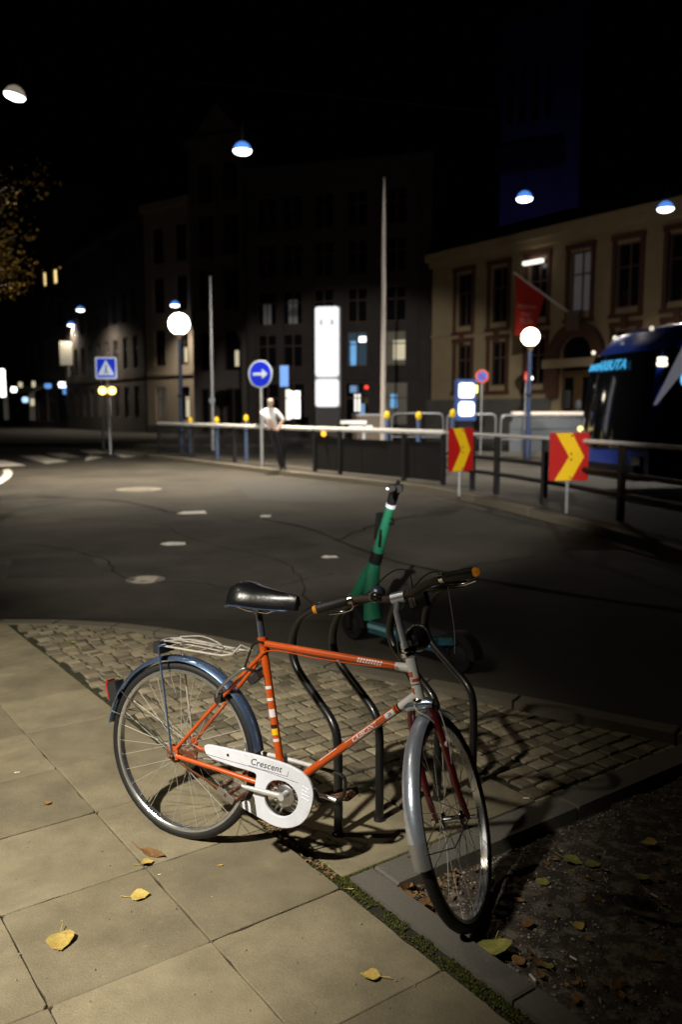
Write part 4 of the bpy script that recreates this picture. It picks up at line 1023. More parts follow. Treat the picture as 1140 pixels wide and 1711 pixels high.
# hanging lamps over the streets
def hang(x, y, wd, Y, label, dome=M_lampb, tilt=0, light=0, col=(1, .87, .68), cone=112):
    c = px(x, y, Y); r_ = wd / 2 * Y / 1400
    t = thing('hanging_lamp', label, 'street lamp', c, 0, 'lamps hung on wires over the street'); t.rotation_euler = (0, R(tilt), 0)
    part('dome', MB().lathe([(1e-4, r_ * .95), (r_ * .35, r_ * .88), (r_ * .7, r_ * .65), (r_ * .93, r_ * .28), (r_, 0)], 24), dome, t)
    part('bowl', MB().lathe([(r_ * .99, -.0), (r_ * .85, -r_ * .22), (r_ * .5, -r_ * .36), (1e-4, -r_ * .42)], 24), M_lampw, t)
    part('hanger', MB().tube([(0, 0, r_ * .95), (0, 0, r_ * .95 + .5)], .02, 6), M_blackm, t)
    part('wire', MB().tube([(-14, 3, r_ + 1.0), (0, 0, r_ + .45), (14, -3, r_ + 1.0)], .004, 4), MATS.get('wire_black') or mat('wire_black', (.004, .004, .004), .9, spec=.1), t)
    if light:
        ld = bpy.data.lights.new('lamp_light', 'SPOT'); ld.energy = light; ld.color = col; ld.spot_size = R(cone); ld.spot_blend = .85; ld.shadow_soft_size = .15
        lo = bpy.data.objects.new('lamp_light', ld); C.objects.link(lo); lo.parent = t; lo.location = (0, 0, -r_ * .5)
    return t
hang(24, 160, 33, 20.0, 'grey domed lamp hanging at the top left, highest of all', M_lampg, 12, ROAD_W * .6)
hang(405, 252, 30, 23.5, 'blue domed hanging lamp above the tall narrow facade', light=ROAD_W)
hang(877, 332, 26, 27, 'blue domed hanging lamp above the red flag', light=ROAD_W * .25, cone=150, col=(1, .93, .82))
hang(1113, 349, 26, 27.5, 'blue domed hanging lamp at the right edge over the yellow building', light=ROAD_W * .22, cone=150, col=(1, .93, .82))
hang(292, 510, 15, 57, 'small blue domed lamp just above the left globe lamp', light=ROAD_W * .14, cone=120)
hang(134, 518, 13, 68, 'small distant hanging lamp, right one of the pair above the crossing sign', light=ROAD_W * .16, cone=160)
hang(118, 543, 11, 80, 'smallest distant hanging lamp, left one of the pair above the crossing sign', light=ROAD_W * .16, cone=160)
# flagpole, slim post
b_ = px(640, 715, 27); t = thing('mast', 'tall tapering pale mast standing right of the lit pylon', 'mast', (b_.x, 27, -.05))
part('pole', MB().tube([(0, 0, 0), (0, 0, 3.4), (0, 0, px(641, 370, 27).z), (0, 0, px(642, 295, 27).z)], [.085, .075, .055, .02], 12), mat('mast_paint', (.5, .45, .42), .5), t)
part('base', MB().tube([(0, 0, 0), (0, 0, .5)], .13, 12), M_galv, t)
part('tip', MB().ball((0, 0, px(642, 295, 27).z), .04, 10, 6), M_galv, t)
b_ = px(356, 715, 36); t = thing('slim_post', 'slim grey post with a small white disc between left globe lamp and blue arrow sign', 'post', (b_.x, 36, -.05))
part('pole', MB().tube([(0, 0, 0), (0, 0, 1.9), (0, 0, px(354, 460, 36).z)], [.12, .09, .05], 10), M_galv, t)
part('disc', MB().lathe([(1e-4, .02), (.13, .02), (.13, -.02), (1e-4, -.02)], 20, Matrix.Translation((0, -.12, px(356, 667, 36).z)) @ Matrix.Rotation(R(90), 4, 'X')), M_signwhite, t)
part('top', MB().ball((0, 0, px(354, 460, 36).z), .06, 8, 6), M_galv, t)
# yellow topped bollards
bl = None
for k, (x, y, Y, wh) in enumerate(((318, 705, 30, 'first from the left along the barred railing'), (362, 705, 28.5, 'second from the left along the barred railing'), (411, 702, 27, 'just left of the leaning person'), (647, 697, 25, 'at the foot of the tall mast'), (700, 698, 24, 'between the mast and the smaller chevron board'), (757, 694, 23.5, 'at the lit ticket machine'))):
    p = px(x, y, Y); zt = p.z + .1
    t = thing('bollard', 'blue bollard with yellow cap ' + wh, 'bollard', (p.x, Y, -.05), 0, 'yellow capped bollards')
    part('post', MB().tube([(0, 0, 0), (0, 0, zt - .1)], [.07, .06], 12), M_bluepost, t)
    part('cap', MB().ball((0, 0, zt), .085, 14, 10, (1, 1, 1.5)), M_yelcap, t)
# ticket machine
c = px(779, 668, 28); t = thing('ticket_machine', 'brightly lit ticket machine with two white screens behind the chevron board', 'machine', (c.x, 28, -.05), R(8))
z0, z1 = px(779, 703, 28).z + .05, px(779, 634, 28).z + .05
part('plinth', MB().box((0, .1, z0 / 2), (.5, .3, z0)), M_blackm, t)
part('housing', MB().box((0, .1, (z0 + z1) / 2), (.64, .36, z1 - z0)), mat('machine_blue', (.05, .1, .3), .4, emit=(.1, .2, .55), es=.25), t)
zm = px(779, 668, 28).z + .05
part('screen', MB().prism(rrect(-.27, .25, zm + .06, z1 - .12, .08), .02, Matrix.Translation((0, -.07, 0)) @ Matrix.Rotation(R(90), 4, 'X')), mat('screen_warm', (.9, .9, .9), .5, emit=(1, .93, .85), es=2.2), t)
part('screen', MB().prism(rrect(-.27, .27, z0 + .15, zm - .06, .12), .02, Matrix.Translation((0, -.07, 0)) @ Matrix.Rotation(R(90), 4, 'X')), mat('screen_cold', (.9, .9, .9), .5, emit=(.8, .92, 1), es=2.2), t)
part('side_lamp', MB().box((.33, -.05, zm + .35), (.06, .08, .24)), M_amberlight, t)
# no stopping sign, red sign
c = px(806, 629, 30); t, z = round_sign('parking_sign', 'round blue sign with red rim on grey post right of the ticket machine', c, .22, -.05, [(.24, M_signred), (.17, mat('sign_blue_glow', (.02, .1, .5), .4, emit=(.05, .2, .7), es=.35))], R(0))  # blue face and red rim glow in place of light falling on them
t.children[1].data.materials[0] = mat('sign_red_glow', (.6, .1, .06), .4, emit=(.8, .15, .08), es=.25)
part('slash', MB().box((0, -.0125, z), (.05, .004, .36), Matrix.Rotation(R(-45), 3, 'Y')), M_signred, t)
c = px(881, 629, 31); t, z = round_sign('side_sign', 'small red round sign seen edge-on by the right globe lamp post', c, .2, -.05, [(.22, M_signred), (.15, mat('sign_red_glow2', (.6, .1, .06), .4, emit=(.8, .15, .08), es=.4))], R(50))  # red face given a glow in place of light falling on it
o = part('indicator_lamp', MB().ball((0, 0, 0), .075, 10, 8), M_glow, t, Matrix.Translation((.14, -.1, z - .06)))
# far railings, box with pale top
def hoop(x0, x1, yt, Y, label):
    a, b = px(x0, yt, Y), px(x1, yt, Y); h = a.z + .05
    t = thing('hoop_railing', label, 'railing', (a.x, Y, -.05), 0, 'grey hoop railings')
    L_ = b.x - a.x; part('hoop', MB().tube(smooth([(0, 0, 0), (0, 0, h - .25), (.08, 0, h - .06), (.25, 0, h), (L_ - .25, 0, h), (L_ - .08, 0, h - .06), (L_, 0, h - .25), (L_, 0, 0)], 4), .035, 8), M_galv, t)
    part('mid_bar', MB().tube([(0, 0, h * .45), (L_, 0, h * .45)], .02, 6), M_galv, t)
hoop(655, 741, 691, 32, 'grey hoop railing between the mast and the smaller chevron board')
hoop(748, 829, 692, 31, 'grey hoop railing behind the ticket machine')
hoop(838, 985, 694, 30, 'grey hoop railing in front of the yellow building, left of the bus')
a = px(856, 691, 33); t = thing('street_cabinet', 'grey street cabinet with bright top strip left of the bus', 'cabinet', (px(915, 700, 33).x, 33, -.05), R(-4)); h = px(900, 696, 33).z + .05
part('body', MB().box((0, .3, h / 2), (2.7, .6, h)), M_greybox, t)
part('top', MB().box((-.48, .28, h + .1), (1.7, .7, .18)).box((.9, .28, h + .1), (.95, .7, .18)), mat('cabinet_top_glow', (.8, .72, .6), .5, emit=(1, .82, .65), es=.55), t)  # emission put into the top to make it look brightly lit
for x in (-1.0, .35): part('door', MB().box((x, -.012, h * .45), (.9 if x < 0 else 1.2, .02, h * .8)), M_greybox, t)
c = px(593, 708, 28); t = thing('bench', 'white topped bench half hidden behind the rail beside the lit pylon', 'bench', (c.x, 28, -.05)); zt = c.z + .05
part('seat', MB().prism(rrect(-.56, .4, -.2, .2, .08), .1, Matrix.Translation((0, 0, zt))), mat('bench_white_glow', (.85, .85, .82), .4, emit=(1, 1, .95), es=.5), t)  # white bench parts glow in place of light falling on them
part('backrest', MB().prism(rrect(-.3, .5, -.1, .1, .05), .08, Matrix.Translation((.1, .3, zt - .14))), MATS['bench_white_glow'], t)
for x in (-.4, .3): part('leg', MB().box((x, 0, zt / 2), (.08, .3, zt)), M_galv, t)
c = px(615, 700, 34); t = thing('parcel_box', 'brownish metal box behind the white topped bench', 'box', (c.x, 34, -.05)); part('body', MB().box((0, .3, .75), (1.25, .6, 1.5)), mat('box_brown', (.3, .24, .19), .6, var=.3), t); part('lid', MB().box((0, .28, 1.53), (1.3, .66, .06)), M_galv, t); part('plinth', MB().box((0, .3, .05), (1.1, .5, .1)), M_blackm, t)
c = px(475, 629, 34); t = thing('blue_light_sign', 'narrow blue lit sign right of the round arrow sign', 'sign', (c.x, 34, -.05)); z0, z1 = px(475, 646, 34).z + .05, px(475, 611, 34).z + .05
part('panel', MB().box((0, 0, (z0 + z1) / 2), (.34, .1, z1 - z0)), M_bluelight, t); part('post', MB().tube([(0, .08, 0), (0, .08, z1 - .1)], .05, 10), M_blackm, t); part('rim', MB().box((0, .04, (z0 + z1) / 2), (.4, .06, z1 - z0 + .06)), M_blackm, t)

# ================================================================== BUS
bus = thing('bus', 'dark blue bus with cyan destination display passing in front of the yellow building', 'bus', (5.78, 17.73, -.1), math.atan2(-.2337, -.9723))
HW = 1.27
prof = [(0, .35), (.02, .9), (-.03, 1.6), (-.14, 2.5), (-.3, 2.95), (-.6, 3.25), (-1.0, 3.42), (-1.6, 3.5), (-10, 3.5), (-10, .35)]
mb = MB(); V = []
for s in (-1, 1):
    for x, z in prof: V.append((x, s * HW, z))
    
# rounded roof edges: inset the top points
V = []
secs = [(-HW, 0), (-HW * .985, .02), (-HW * .9, .09), (-HW * .6, .1), (0, .11), (HW * .6, .1), (HW * .9, .09), (HW * .985, .02), (HW, 0)]
def bul(y): return .22 * (1 - (y / HW) ** 2)
for y, dz in secs:
    for x, z in prof:
        V.append((x + (bul(y) if x > -.7 else 0), y, z + (dz if z > 3 else 0)))
n = len(prof)
for i in range(len(secs) - 1):
    for k in range(n): mb.f.append([i * n + k, i * n + (k + 1) % n, (i + 1) * n + (k + 1) % n, (i + 1) * n + k]); mb.m.append(0)
mb.v = V; mb.f.append(list(range(n))); mb.m.append(0); mb.f.append([(len(secs) - 1) * n + k for k in range(n)]); mb.m.append(0)
part('body', mb, M_busblue, bus)
ws = MB()
wp = [(.05, .98), (.0, 1.6), (-.1, 2.5), (-.24, 2.93)]
V = []
for y in (-HW * .93, -HW * .6, 0, HW * .6, HW * .99):
    for x, z in wp: V.append((x + .045 + bul(y), y, z))
ws.add(V, [(i * 4 + k, i * 4 + k + 1, i * 4 + 5 + k, i * 4 + 4 + k) for i in range(4) for k in range(3)])
wsn = part('windscreen', ws, M_glass, bus)
part('window', MB().box2((-9.6, HW + .002, 1.12), (-.22, HW + .012, 2.95)), M_glass, bus)
for x in (-2.6, -5.2, -7.6): part('pillar', MB().box2((x - .05, HW + .012, 1.12), (x + .05, HW + .018, 2.95)), M_busblue, bus)
mm = MB(); mm.prism([(-.02, 1.86), (-.09, 1.86), (-1.25, 3.2), (-.72, 3.2)], .006, Matrix.Translation((0, HW + .026, 0)) @ Matrix.Rotation(R(90), 4, 'X')); part('white_stripe', mm, mat('stripe_white_glow', (.75, .76, .85), .5, emit=(.8, .8, .95), es=.12), bus)  # stripe given a faint glow in place of light on it
for x in (-.95, -7.4):
    RXm = Matrix.Translation((x - .5, HW - .1, .5)) @ Matrix.Rotation(R(90), 4, 'X')
    wl = part('wheel', MB().lathe([(.3, -.13), (.46, -.14), (.5, -.1), (.5, .1), (.3, .1)], 32, RXm, True), M_rubber, bus)
    part('hubcap', MB().lathe([(1e-4, -.12), (.12, -.13), (.3, -.08), (.3, .0)], 24, RXm), M_greybox, wl)
    part('wheel_arch', MB().lathe([(.62, -.125), (.72, -.13), (.72, -.10), (.62, -.10)], 32, Matrix.Translation((x - .5, HW - .1, .55)) @ Matrix.Rotation(R(90), 4, 'X'), True, ), M_busblue, bus)
    part('arch_shadow', MB().lathe([(1e-4, -.105), (.62, -.105)], 32, Matrix.Translation((x - .5, HW - .1, .55)) @ Matrix.Rotation(R(90), 4, 'X')), M_blackm, bus)
def btext(txt, size, y0, z0):
    me = text_mesh(txt, size, M_cyan, .004, bold=.008)
    for v in me.vertices:
        y, z = y0 + v.co.x, z0 + v.co.y; v.co = (bul(y) + .10 - (z - 2.5) * .33 - .1 + v.co.z, y, z)
    link('destination_text', me, bus)
btext('MMME9', .19, -.82, 2.67); btext('ARBUTA', .28, .0, 2.68)
part('route_number', MB().prism(rrect(-.11, .11, -.085, .0, .04), .02, Matrix.Translation((-.17, HW + .014, 2.70)) @ Matrix.Rotation(R(-90), 4, 'X')).prism(rrect(-.12, .12, .0, .1, .05), .02, Matrix.Translation((-.17, HW + .014, 2.70)) @ Matrix.Rotation(R(-90), 4, 'X')), mat('route_white', (.9, .9, .8), .5, emit=(1, .9, .7), es=2), bus)
part('mirror', MB().box((.4, -HW - .12, 2.0), (.12, .18, .4)), M_blackm, bus)
for y in (-1.0, 1.0): part('headlight', MB().box((.1 if y > 0 else .12, y, .75), (.08, .3, .16)), M_glass, bus)
part('bumper', MB().box((.12, 0, .5), (.22, 2.2, .3)), M_blackm, bus)
for (y, z, x) in ((-1.15, 3.02, -.2), (-.55, 3.3, -.35), (.4, 3.42, -.6)): part('roof_lamp', MB().ball((x + .1, y, z), .05, 8, 6), mat('roof_lamp%d' % int(z * 100), (.8, .8, .75), .4, emit=(1, .9, .7), es=.8), bus)
for (y, z, m, r_) in ((-.9, 1.35, M_yellowwin, .07), (-.75, 1.28, M_warmdim, .06)): part('dash_light', MB().ball((.30, y, z), r_, 8, 6), m, bus)
part('side_lamp', MB().ball((-.75, HW + .03, 2.36), .16, 12, 8, (1, .2, 1)), mat('side_lamp_blue', (.2, .5, .9), .4, emit=(.2, .55, 1), es=1.2), bus)

# ================================================================== BUILDINGS
def facade(name, label, P0, P1, H, wall_m, wins, depth=6, frame_m=M_frame, roof=None):
    """wins: (xc, z0, z1, width, kind, pane material) ; local x along the front, y into the building"""
    P0, P1 = Vector(P0), Vector(P1); L_ = (P1 - P0).length
    t = thing(name, label, 'building', (P0.x, P0.y, -.1), math.atan2(P1.y - P0.y, P1.x - P0.x))
    xs = sorted({0, L_} | {round(w_[0] - w_[3] / 2, 3) for w_ in wins} | {round(w_[0] + w_[3] / 2, 3) for w_ in wins})
    zs = sorted({0, H} | {w_[1] for w_ in wins} | {w_[2] for w_ in wins})
    wm_ = MB()
    def hole(x, z):
        return any(abs(x - w_[0]) < w_[3] / 2 and w_[1] < z < w_[2] for w_ in wins)
    for i in range(len(xs) - 1):
        j = 0
        while j < len(zs) - 1:
            xm = (xs[i] + xs[i + 1]) / 2
            if hole(xm, (zs[j] + zs[j + 1]) / 2): j += 1; continue
            k = j
            while k + 1 < len(zs) - 1 and not hole(xm, (zs[k + 1] + zs[k + 2]) / 2): k += 1
            wm_.add([(xs[i], 0, zs[j]), (xs[i + 1], 0, zs[j]), (xs[i + 1], 0, zs[k + 1]), (xs[i], 0, zs[k + 1])], [(0, 1, 2, 3)]); j = k + 1
    for xc, z0, z1, wd, kd, pm in wins:
        a, b = xc - wd / 2, xc + wd / 2
        wm_.add([(a, 0, z0), (b, 0, z0), (b, 0, z1), (a, 0, z1), (a, .3, z0), (b, .3, z0), (b, .3, z1), (a, .3, z1)], [(0, 1, 5, 4), (1, 2, 6, 5), (2, 3, 7, 6), (3, 0, 4, 7)])
    wm_.add([(0, 0, 0), (0, depth, 0), (0, depth, H), (0, 0, H), (L_, 0, 0), (L_, depth, 0), (L_, depth, H), (L_, 0, H)], [(0, 1, 2, 3), (4, 7, 6, 5), (1, 5, 6, 2), (3, 2, 6, 7)])
    part('wall', wm_, wall_m, t)
    cache = {}
    for xc, z0, z1, wd, kd, pm in wins:
        key = (round(wd, 2), round(z1 - z0, 2), kd)
        if key not in cache:
            h = z1 - z0; f = MB(); b = .07
            f.box2((-wd / 2, .14, 0), (-wd / 2 + b, .22, h)); f.box2((wd / 2 - b, .14, 0), (wd / 2, .22, h)); f.box2((-wd / 2 + b, .14, 0), (wd / 2 - b, .22, b)); f.box2((-wd / 2 + b, .14, h - b), (wd / 2 - b, .22, h))
            if 'c' in kd: f.box2((-.04, .15, b), (.04, .21, h - b))
            if 't' in kd: f.box2((-wd / 2 + b, .153, h * .62), (wd / 2 - b, .207, h * .62 + .07))
            p = MB().add([(-wd / 2 + .03, .19, .03), (wd / 2 - .03, .19, .03), (wd / 2 - .03, .19, h - .03), (-wd / 2 + .03, .19, h - .03)], [(0, 1, 2, 3)])
            sur = None
            if 's' in kd:
                sur = MB(); e = .2
                sur.box2((-wd / 2 - e, -.08, -.25), (-wd / 2, .02, h + .1)).box2((wd / 2, -.08, -.25), (wd / 2 + e, .02, h + .1)).box2((-wd / 2 - e - .03, -.12, h + .1), (wd / 2 + e + .03, .02, h + .32)).box2((-wd / 2 - e - .05, -.14, -.42), (wd / 2 + e + .05, .02, -.25))
                if 'k' in kd: sur.box2((-.16, -.2, h + .02), (.16, -.122, h + .6))
                sur = sur.mesh('surround', M_stoneR)
            ar = None
            if 'a' in kd:
                ar = MB(); r_ = wd / 2; n_ = 12
                V = [(-r_ - .18, h - r_ - .1), (-r_, h - r_ - .1)]
                for k in range(n_):
                    a0, a1 = math.pi - math.pi * k / n_, math.pi - math.pi * (k + 1) / n_
                    q = [(r_ * math.cos(a0), h - r_ + r_ * math.sin(a0)), ((r_ + .2) * math.cos(a0), h - r_ + (r_ + .2) * math.sin(a0)), ((r_ + .2) * math.cos(a1), h - r_ + (r_ + .2) * math.sin(a1)), (r_ * math.cos(a1), h - r_ + r_ * math.sin(a1))]
                    ar.prism(q, .1, Matrix.Translation((0, .04, 0)) @ Matrix.Rotation(R(90), 4, 'X'))
                    # spandrel filling between arch and square opening
                    x0_, x1_ = q[0][0], q[3][0]
                    ar.add([(x0_, .05, q[0][1]), (x1_, .05, q[3][1]), (x1_, .05, h), (x0_, .05, h)], [(0, 1, 2, 3)])
                ar = ar.mesh('arch', wall_m)
            cache[key] = (f.mesh('window', frame_m), p, sur, ar)
        f, p, sur, ar = cache[key]
        wo = link('window', f, t, Matrix.Translation((xc, 0, z0)))
        pk = key + (pm.name,)
        if pk not in cache: cache[pk] = p.mesh('pane', pm)
        link('pane', cache[pk], wo)
        if sur: link('surround', sur, wo)
        if ar: link('arch', ar, wo)
    return t, L_
# yellow plastered building, right
d = Vector((.569, -.822)); P0 = Vector((4.8, 45.0)); wins = []
for k in range(11):
    s_ = 2.45 + 2.42 * k
    up = mat('pane_sky', (.02, .022, .028), .1, emit=(.5, .5, .7), es=.03) if False else M_glass
    wins.append((s_, 5.95, 8.55, 1.15, 'cts', M_curtain if k == 3 else M_glass))
    if k != 3: wins.append((s_, 2.95, 5.05, 1.1, 'ctsk', M_glass))
wins.append((2.45 + 2.42 * 3, .1, 5.0, 1.9, 'a', M_glass))
yb, L_ = facade('yellow_building', 'two storey yellow plastered building with red stone window frames and a flag', P0, P0 + d * 29, 9.65, M_wallY, wins, 9)
part('cornice', MB().box2((-.25, -.35, 9.4), (L_, .0, 9.8)).box2((-.1, -.18, 9.1), (L_, -.001, 9.4)), M_wallY, yb)
part('roof', MB().prism([(-.4, 9.8), (9, 9.8), (9, 10.2), (4, 11.6)], L_ + .3, Matrix.Translation((-.3, 0, 0)) @ basis((0, 0, 0), (0, 1, 0), (0, 0, 1), (1, 0, 0))), M_roof, yb)
part('string_course', MB().box2((0, -.08, 5.52), (8.1, -.001, 5.66)).box2((11.3, -.08, 5.52), (L_, -.001, 5.66)), M_wallY, yb)
part('plinth', MB().box2((-.1, -.25, 0), (8.3, -.001, 2.3)).box2((11.1, -.25, 0), (L_, -.001, 2.3)), M_plinth, yb)
sx = 2.45 + 2.42 * 3
dr = MB(); r0, r1 = .96, 1.5
for k in range(14):
    a0, a1 = math.pi * k / 14, math.pi * (k + 1) / 14
    dr.prism([(r0 * math.cos(a0), 4.05 + r0 * math.sin(a0)), (r1 * math.cos(a0), 4.05 + r1 * math.sin(a0)), (r1 * math.cos(a1), 4.05 + r1 * math.sin(a1)), (r0 * math.cos(a1), 4.05 + r0 * math.sin(a1))], .3, Matrix.Translation((sx, -.0, 0)) @ Matrix.Rotation(R(90), 4, 'X'))
part('portal_arch', dr, M_stoneR, yb)
part('portal_pier', MB().box2((sx - 1.5, -.3, 2.31), (sx - .97, -.002, 3.6)), M_stoneR, yb); part('portal_pier', MB().box2((sx + .97, -.3, 2.31), (sx + 1.5, -.002, 3.6)), M_stoneR, yb)
part('portal_beam', MB().box2((sx - 1.7, -.4, 3.62), (sx + 1.7, -.003, 4.0)), M_wallY, yb)
part('keystone', MB().box2((sx - .35, -.45, 5.2), (sx + .35, -.31, 6.0)), mat('w_keystone', (.16, .12, .1), .9), yb)
dw = part('door', MB().box2((sx - .94, .08, .12), (sx - .02, .13, 3.5)).box2((sx + .02, .08, .12), (sx + .94, .13, 3.5)), M_wood, yb)
part('handle', MB().tube([(sx + .08, .03, 1.5), (sx + .08, .03, 1.9)], .03, 8), M_glow if False else M_chrome, dw)
part('door_pane', MB().box2((sx - .75, .06, 1.2), (sx - .25, .078, 3.2)), M_glass, dw); part('door_pane', MB().box2((sx + .25, .06, 1.2), (sx + .75, .078, 3.2)), M_glass, dw)
part('bell_plate', MB().ball((sx + .1, -.0, 2.0), .16, 10, 8, (1, .4, 1.4)), M_signwhite, dw)
part('wall_lamp', MB().box2((7.29 - .5, -.5, 8.3), (7.29 + .6, -.3, 8.45)).box2((7.2, -.31, 8.35), (7.3, -.01, 8.42)), mat('wall_lamp_white', (.9, .9, .9), .4, emit=(1, .95, .85), es=1.6), yb)
# flag on its slanting pole
fb = P0 + d * 9.4; fbw = Vector((fb.x, fb.y, 5.75)); nn = Vector((-.822, -.569, 0)); tip = fbw + nn * 3.75 + Vector((0, 0, 1.5))
t = thing('flag', 'red flag with pale print hanging from a slanting pole on the yellow building', 'flag', fbw)
part('pole', MB().tube([Vector((0, 0, 0)), tip - fbw], .05, 10), M_rail, t)
part('bracket', MB().box((-.05, -.05, -.08), (.25, .25, .4)), M_galv, t)
fl = MB(); nx, nz = 14, 16; V = []; pd = (fbw - tip).normalized()
for i in range(nx + 1):
    for j in range(nz + 1):
        a = i / nx; h = 2.5 * j / nz
        p = tip - fbw + pd * (.08 + 1.95 * a * (1 - .28 * j / nz)) + Vector((0, 0, -h - .02 + .0 * a))
        p += Vector((.06 * math.sin(a * 9 + j * .15), .09 * math.sin(a * 8 + 1) * (j / nz), 0))
        if j == 0: p = tip - fbw + pd * (.08 + 1.95 * a)
        # lower edge stays level
        p.z = (p.z if j == 0 else (tip - fbw + pd * (.08 + 1.95 * a)).z * (1 - j / nz) + ((tip - fbw).z - 2.5) * (j / nz))
        V.append(p)
cloth = part('cloth', fl.add(V, [(i * (nz + 1) + j, (i + 1) * (nz + 1) + j, (i + 1) * (nz + 1) + j + 1, i * (nz + 1) + j + 1) for i in range(nx) for j in range(nz)]), M_flag, t)
fx = Vector((pd.x, pd.y, 0)).normalized(); fyv = Vector((0, 0, 1)); fz = fx.cross(fyv)
for txt, zz, sz in (('MMMMMM', -1.35, .24), ('MUSEET', -1.65, .2), ('75 ÅR', -1.95, .32)):
    c_ = tip - fbw + pd * .75; c_.z = (tip - fbw).z + zz
    if fz.y > 0: fx_, fz_ = fx, -fz
    fxx = fx if fx.x > 0 else -fx; fzz = fxx.cross(fyv)
    me = text_mesh(txt, sz, M_flagtxt, .002); link('print', me, cloth, basis(c_ + fzz * .12, fxx, fyv, fzz))
# dark office building in the middle
wins = []
P0, P1 = Vector((-5.75, 51.5)), Vector((5.05, 48.0)); Lm = (P1 - P0).length
cols = [1.35, 3.0, 4.95, 7.0, 9.3]
for ri, (z0, z1) in enumerate(((.9, 3.4), (4.3, 6.3), (6.8, 8.8), (9.5, 11.5), (12.2, 14.2), (14.9, 16.9), (17.6, 19.4))):
    if z1 > 15: continue
    for ci, xc in enumerate(cols):
        m = M_glass
        if ri == 0 and ci == 4: m = M_warmdim
        if ri == 1 and ci == 3: m = mat('lit_window_blue', (.1, .2, .3), .5, emit=(.1, .3, .6), es=.03)
        if ri == 1 and ci == 4: m = M_warmdim
        wins.append((xc, z0, z1, 1.25 if ri else 1.5, 'ct', m))
mbld, L_ = facade('office_building', 'dark many storeyed building with a few lit windows behind the lit pylon', P0, P1, 15.6, M_wallD, wins, 8)
for (xc, zz, m, w_, h) in ((1.35, 7.4, M_curtain, .5, 1.3), (3.0, 7.5, M_curtain, .55, 1.5), (6.75, 5.2, mat('tv_blue', (.1, .3, .5), .5, emit=(.2, .5, .9), es=.7), .35, 1.1), (6.75, 4.5, MATS['tv_blue'], .32, .7), (7.3, 5.85, M_glow, .4, .3), (9.5, 5.2, M_warm, .7, 1.1), (3.1, 2.1, M_glow, .6, 1.6), (2.6, 2.1, M_shop, .4, 1.8), (7.0, 2.2, M_shop, .35, 1.0), (7.3, 1.7, M_cold, .3, .9), (6.8, 3.0, M_cold, .5, .4), (9.2, 2.3, MATS['tv_blue'], .4, .8), (7.55, 3.1, M_redlight, .2, .2)):
    part('lit_fitting', MB().box((xc, .165, zz), (w_, .02, h)), m, mbld)
part('cornice', MB().box2((-.1, -.3, 15.3), (L_ + .1, .0, 15.8)), M_wallD, mbld)
part('shop_band', MB().box2((0, -.12, 3.55), (L_, -.001, 3.95)), M_wallD, mbld)
for x in (.3, 2.2, 4.0, 6.0, 8.2, 10.4): part('pilaster', MB().box2((x, -.1, 3.96), (x + .28, -.002, 15.2)), M_wallD, mbld)
part('downpipe', MB().tube([(.12, -.16, 0), (.12, -.16, 15)], .06, 6), M_roof, mbld)
# tall stone house with arches
P0, P1 = Vector((-9.75, 56.2)), Vector((-6.1, 54.5)); wins = []
for ri, (z0, z1, kd) in enumerate(((.3, 3.2, 'c'), (4.3, 6.9, 'a'), (8.2, 10.8, 'ct'), (11.6, 14.2, 'ct'), (15.0, 17.4, 'a'))):
    for xc in (1.05, 2.95): wins.append((xc, z0, z1, 1.2, kd, M_glass))
tb, L_ = facade('stone_house', 'tall narrow stone house with arched windows behind the blue arrow sign', P0, P1, 19.2, M_wallT, wins, 8)
for x in (0, 1.87, 3.75): part('pilaster', MB().box2((x, -.22, 7.7), (x + .26, -.002, 18.2)), M_wallT, tb)
part('string_course', MB().box2((0, -.24, 7.3), (L_, -.002, 7.65)), M_wallT, tb); part('cornice', MB().box2((-.2, -.4, 18.3), (L_ + .2, 0, 18.9)), M_wallT, tb)
part('balcony', MB().box2((.5, -.6, 10.9), (1.6, -.003, 11.5)).box2((2.4, -.6, 10.9), (3.5, -.003, 11.5)), M_wallT, tb)
part('lit_fitting', MB().box((3.25, .16, 5.1), (.28, .02, 1.0)), M_warm, tb); part('gable', MB().prism([(0, 18.9), (L_, 18.9), (L_ / 2, 21)], .4, Matrix.Translation((0, .4, 0)) @ Matrix.Rotation(R(90), 4, 'X')), M_wallT, tb)
# beige house
P0, P1 = Vector((-14.1, 61.5)), Vector((-10.2, 58.5)); wins = []
for ri, (z0, z1) in enumerate(((1.1, 3.4), (4.9, 7.4), (8.6, 11), (12, 14.4))):
    for ci, xc in enumerate((1.5, 3.9)): wins.append((xc, z0, z1, 1.15, 'ct', M_warmdim if ri == 0 and ci == 0 else M_glass))
bb_, L_ = facade('beige_house', 'pale beige house front lit at street level left of the tall stone house', P0, P1, 16, M_wallB, wins, 8)
part('string_course', MB().box2((0, -.1, 4.2), (L_, -.002, 4.4)), M_wallB, bb_); part('cornice', MB().box2((-.1, -.3, 15.6), (L_ + .1, 0, 16.1)), M_wallB, bb_)
part('plinth', MB().box2((0, -.12, 0), (L_, -.002, .7)), M_plinth, bb_)
part('lit_fitting', MB().box((4.1, .165, 2.0), (.4, .02, 1.4)), M_warm, bb_); part('lit_fitting', MB().box((4.0, .165, 5.6), (.35, .02, 1.0)), M_warm, bb_)
part('downpipe', MB().tube([(.1, -.16, 0), (.1, -.16, 15)], .07, 6), M_roof, bb_)
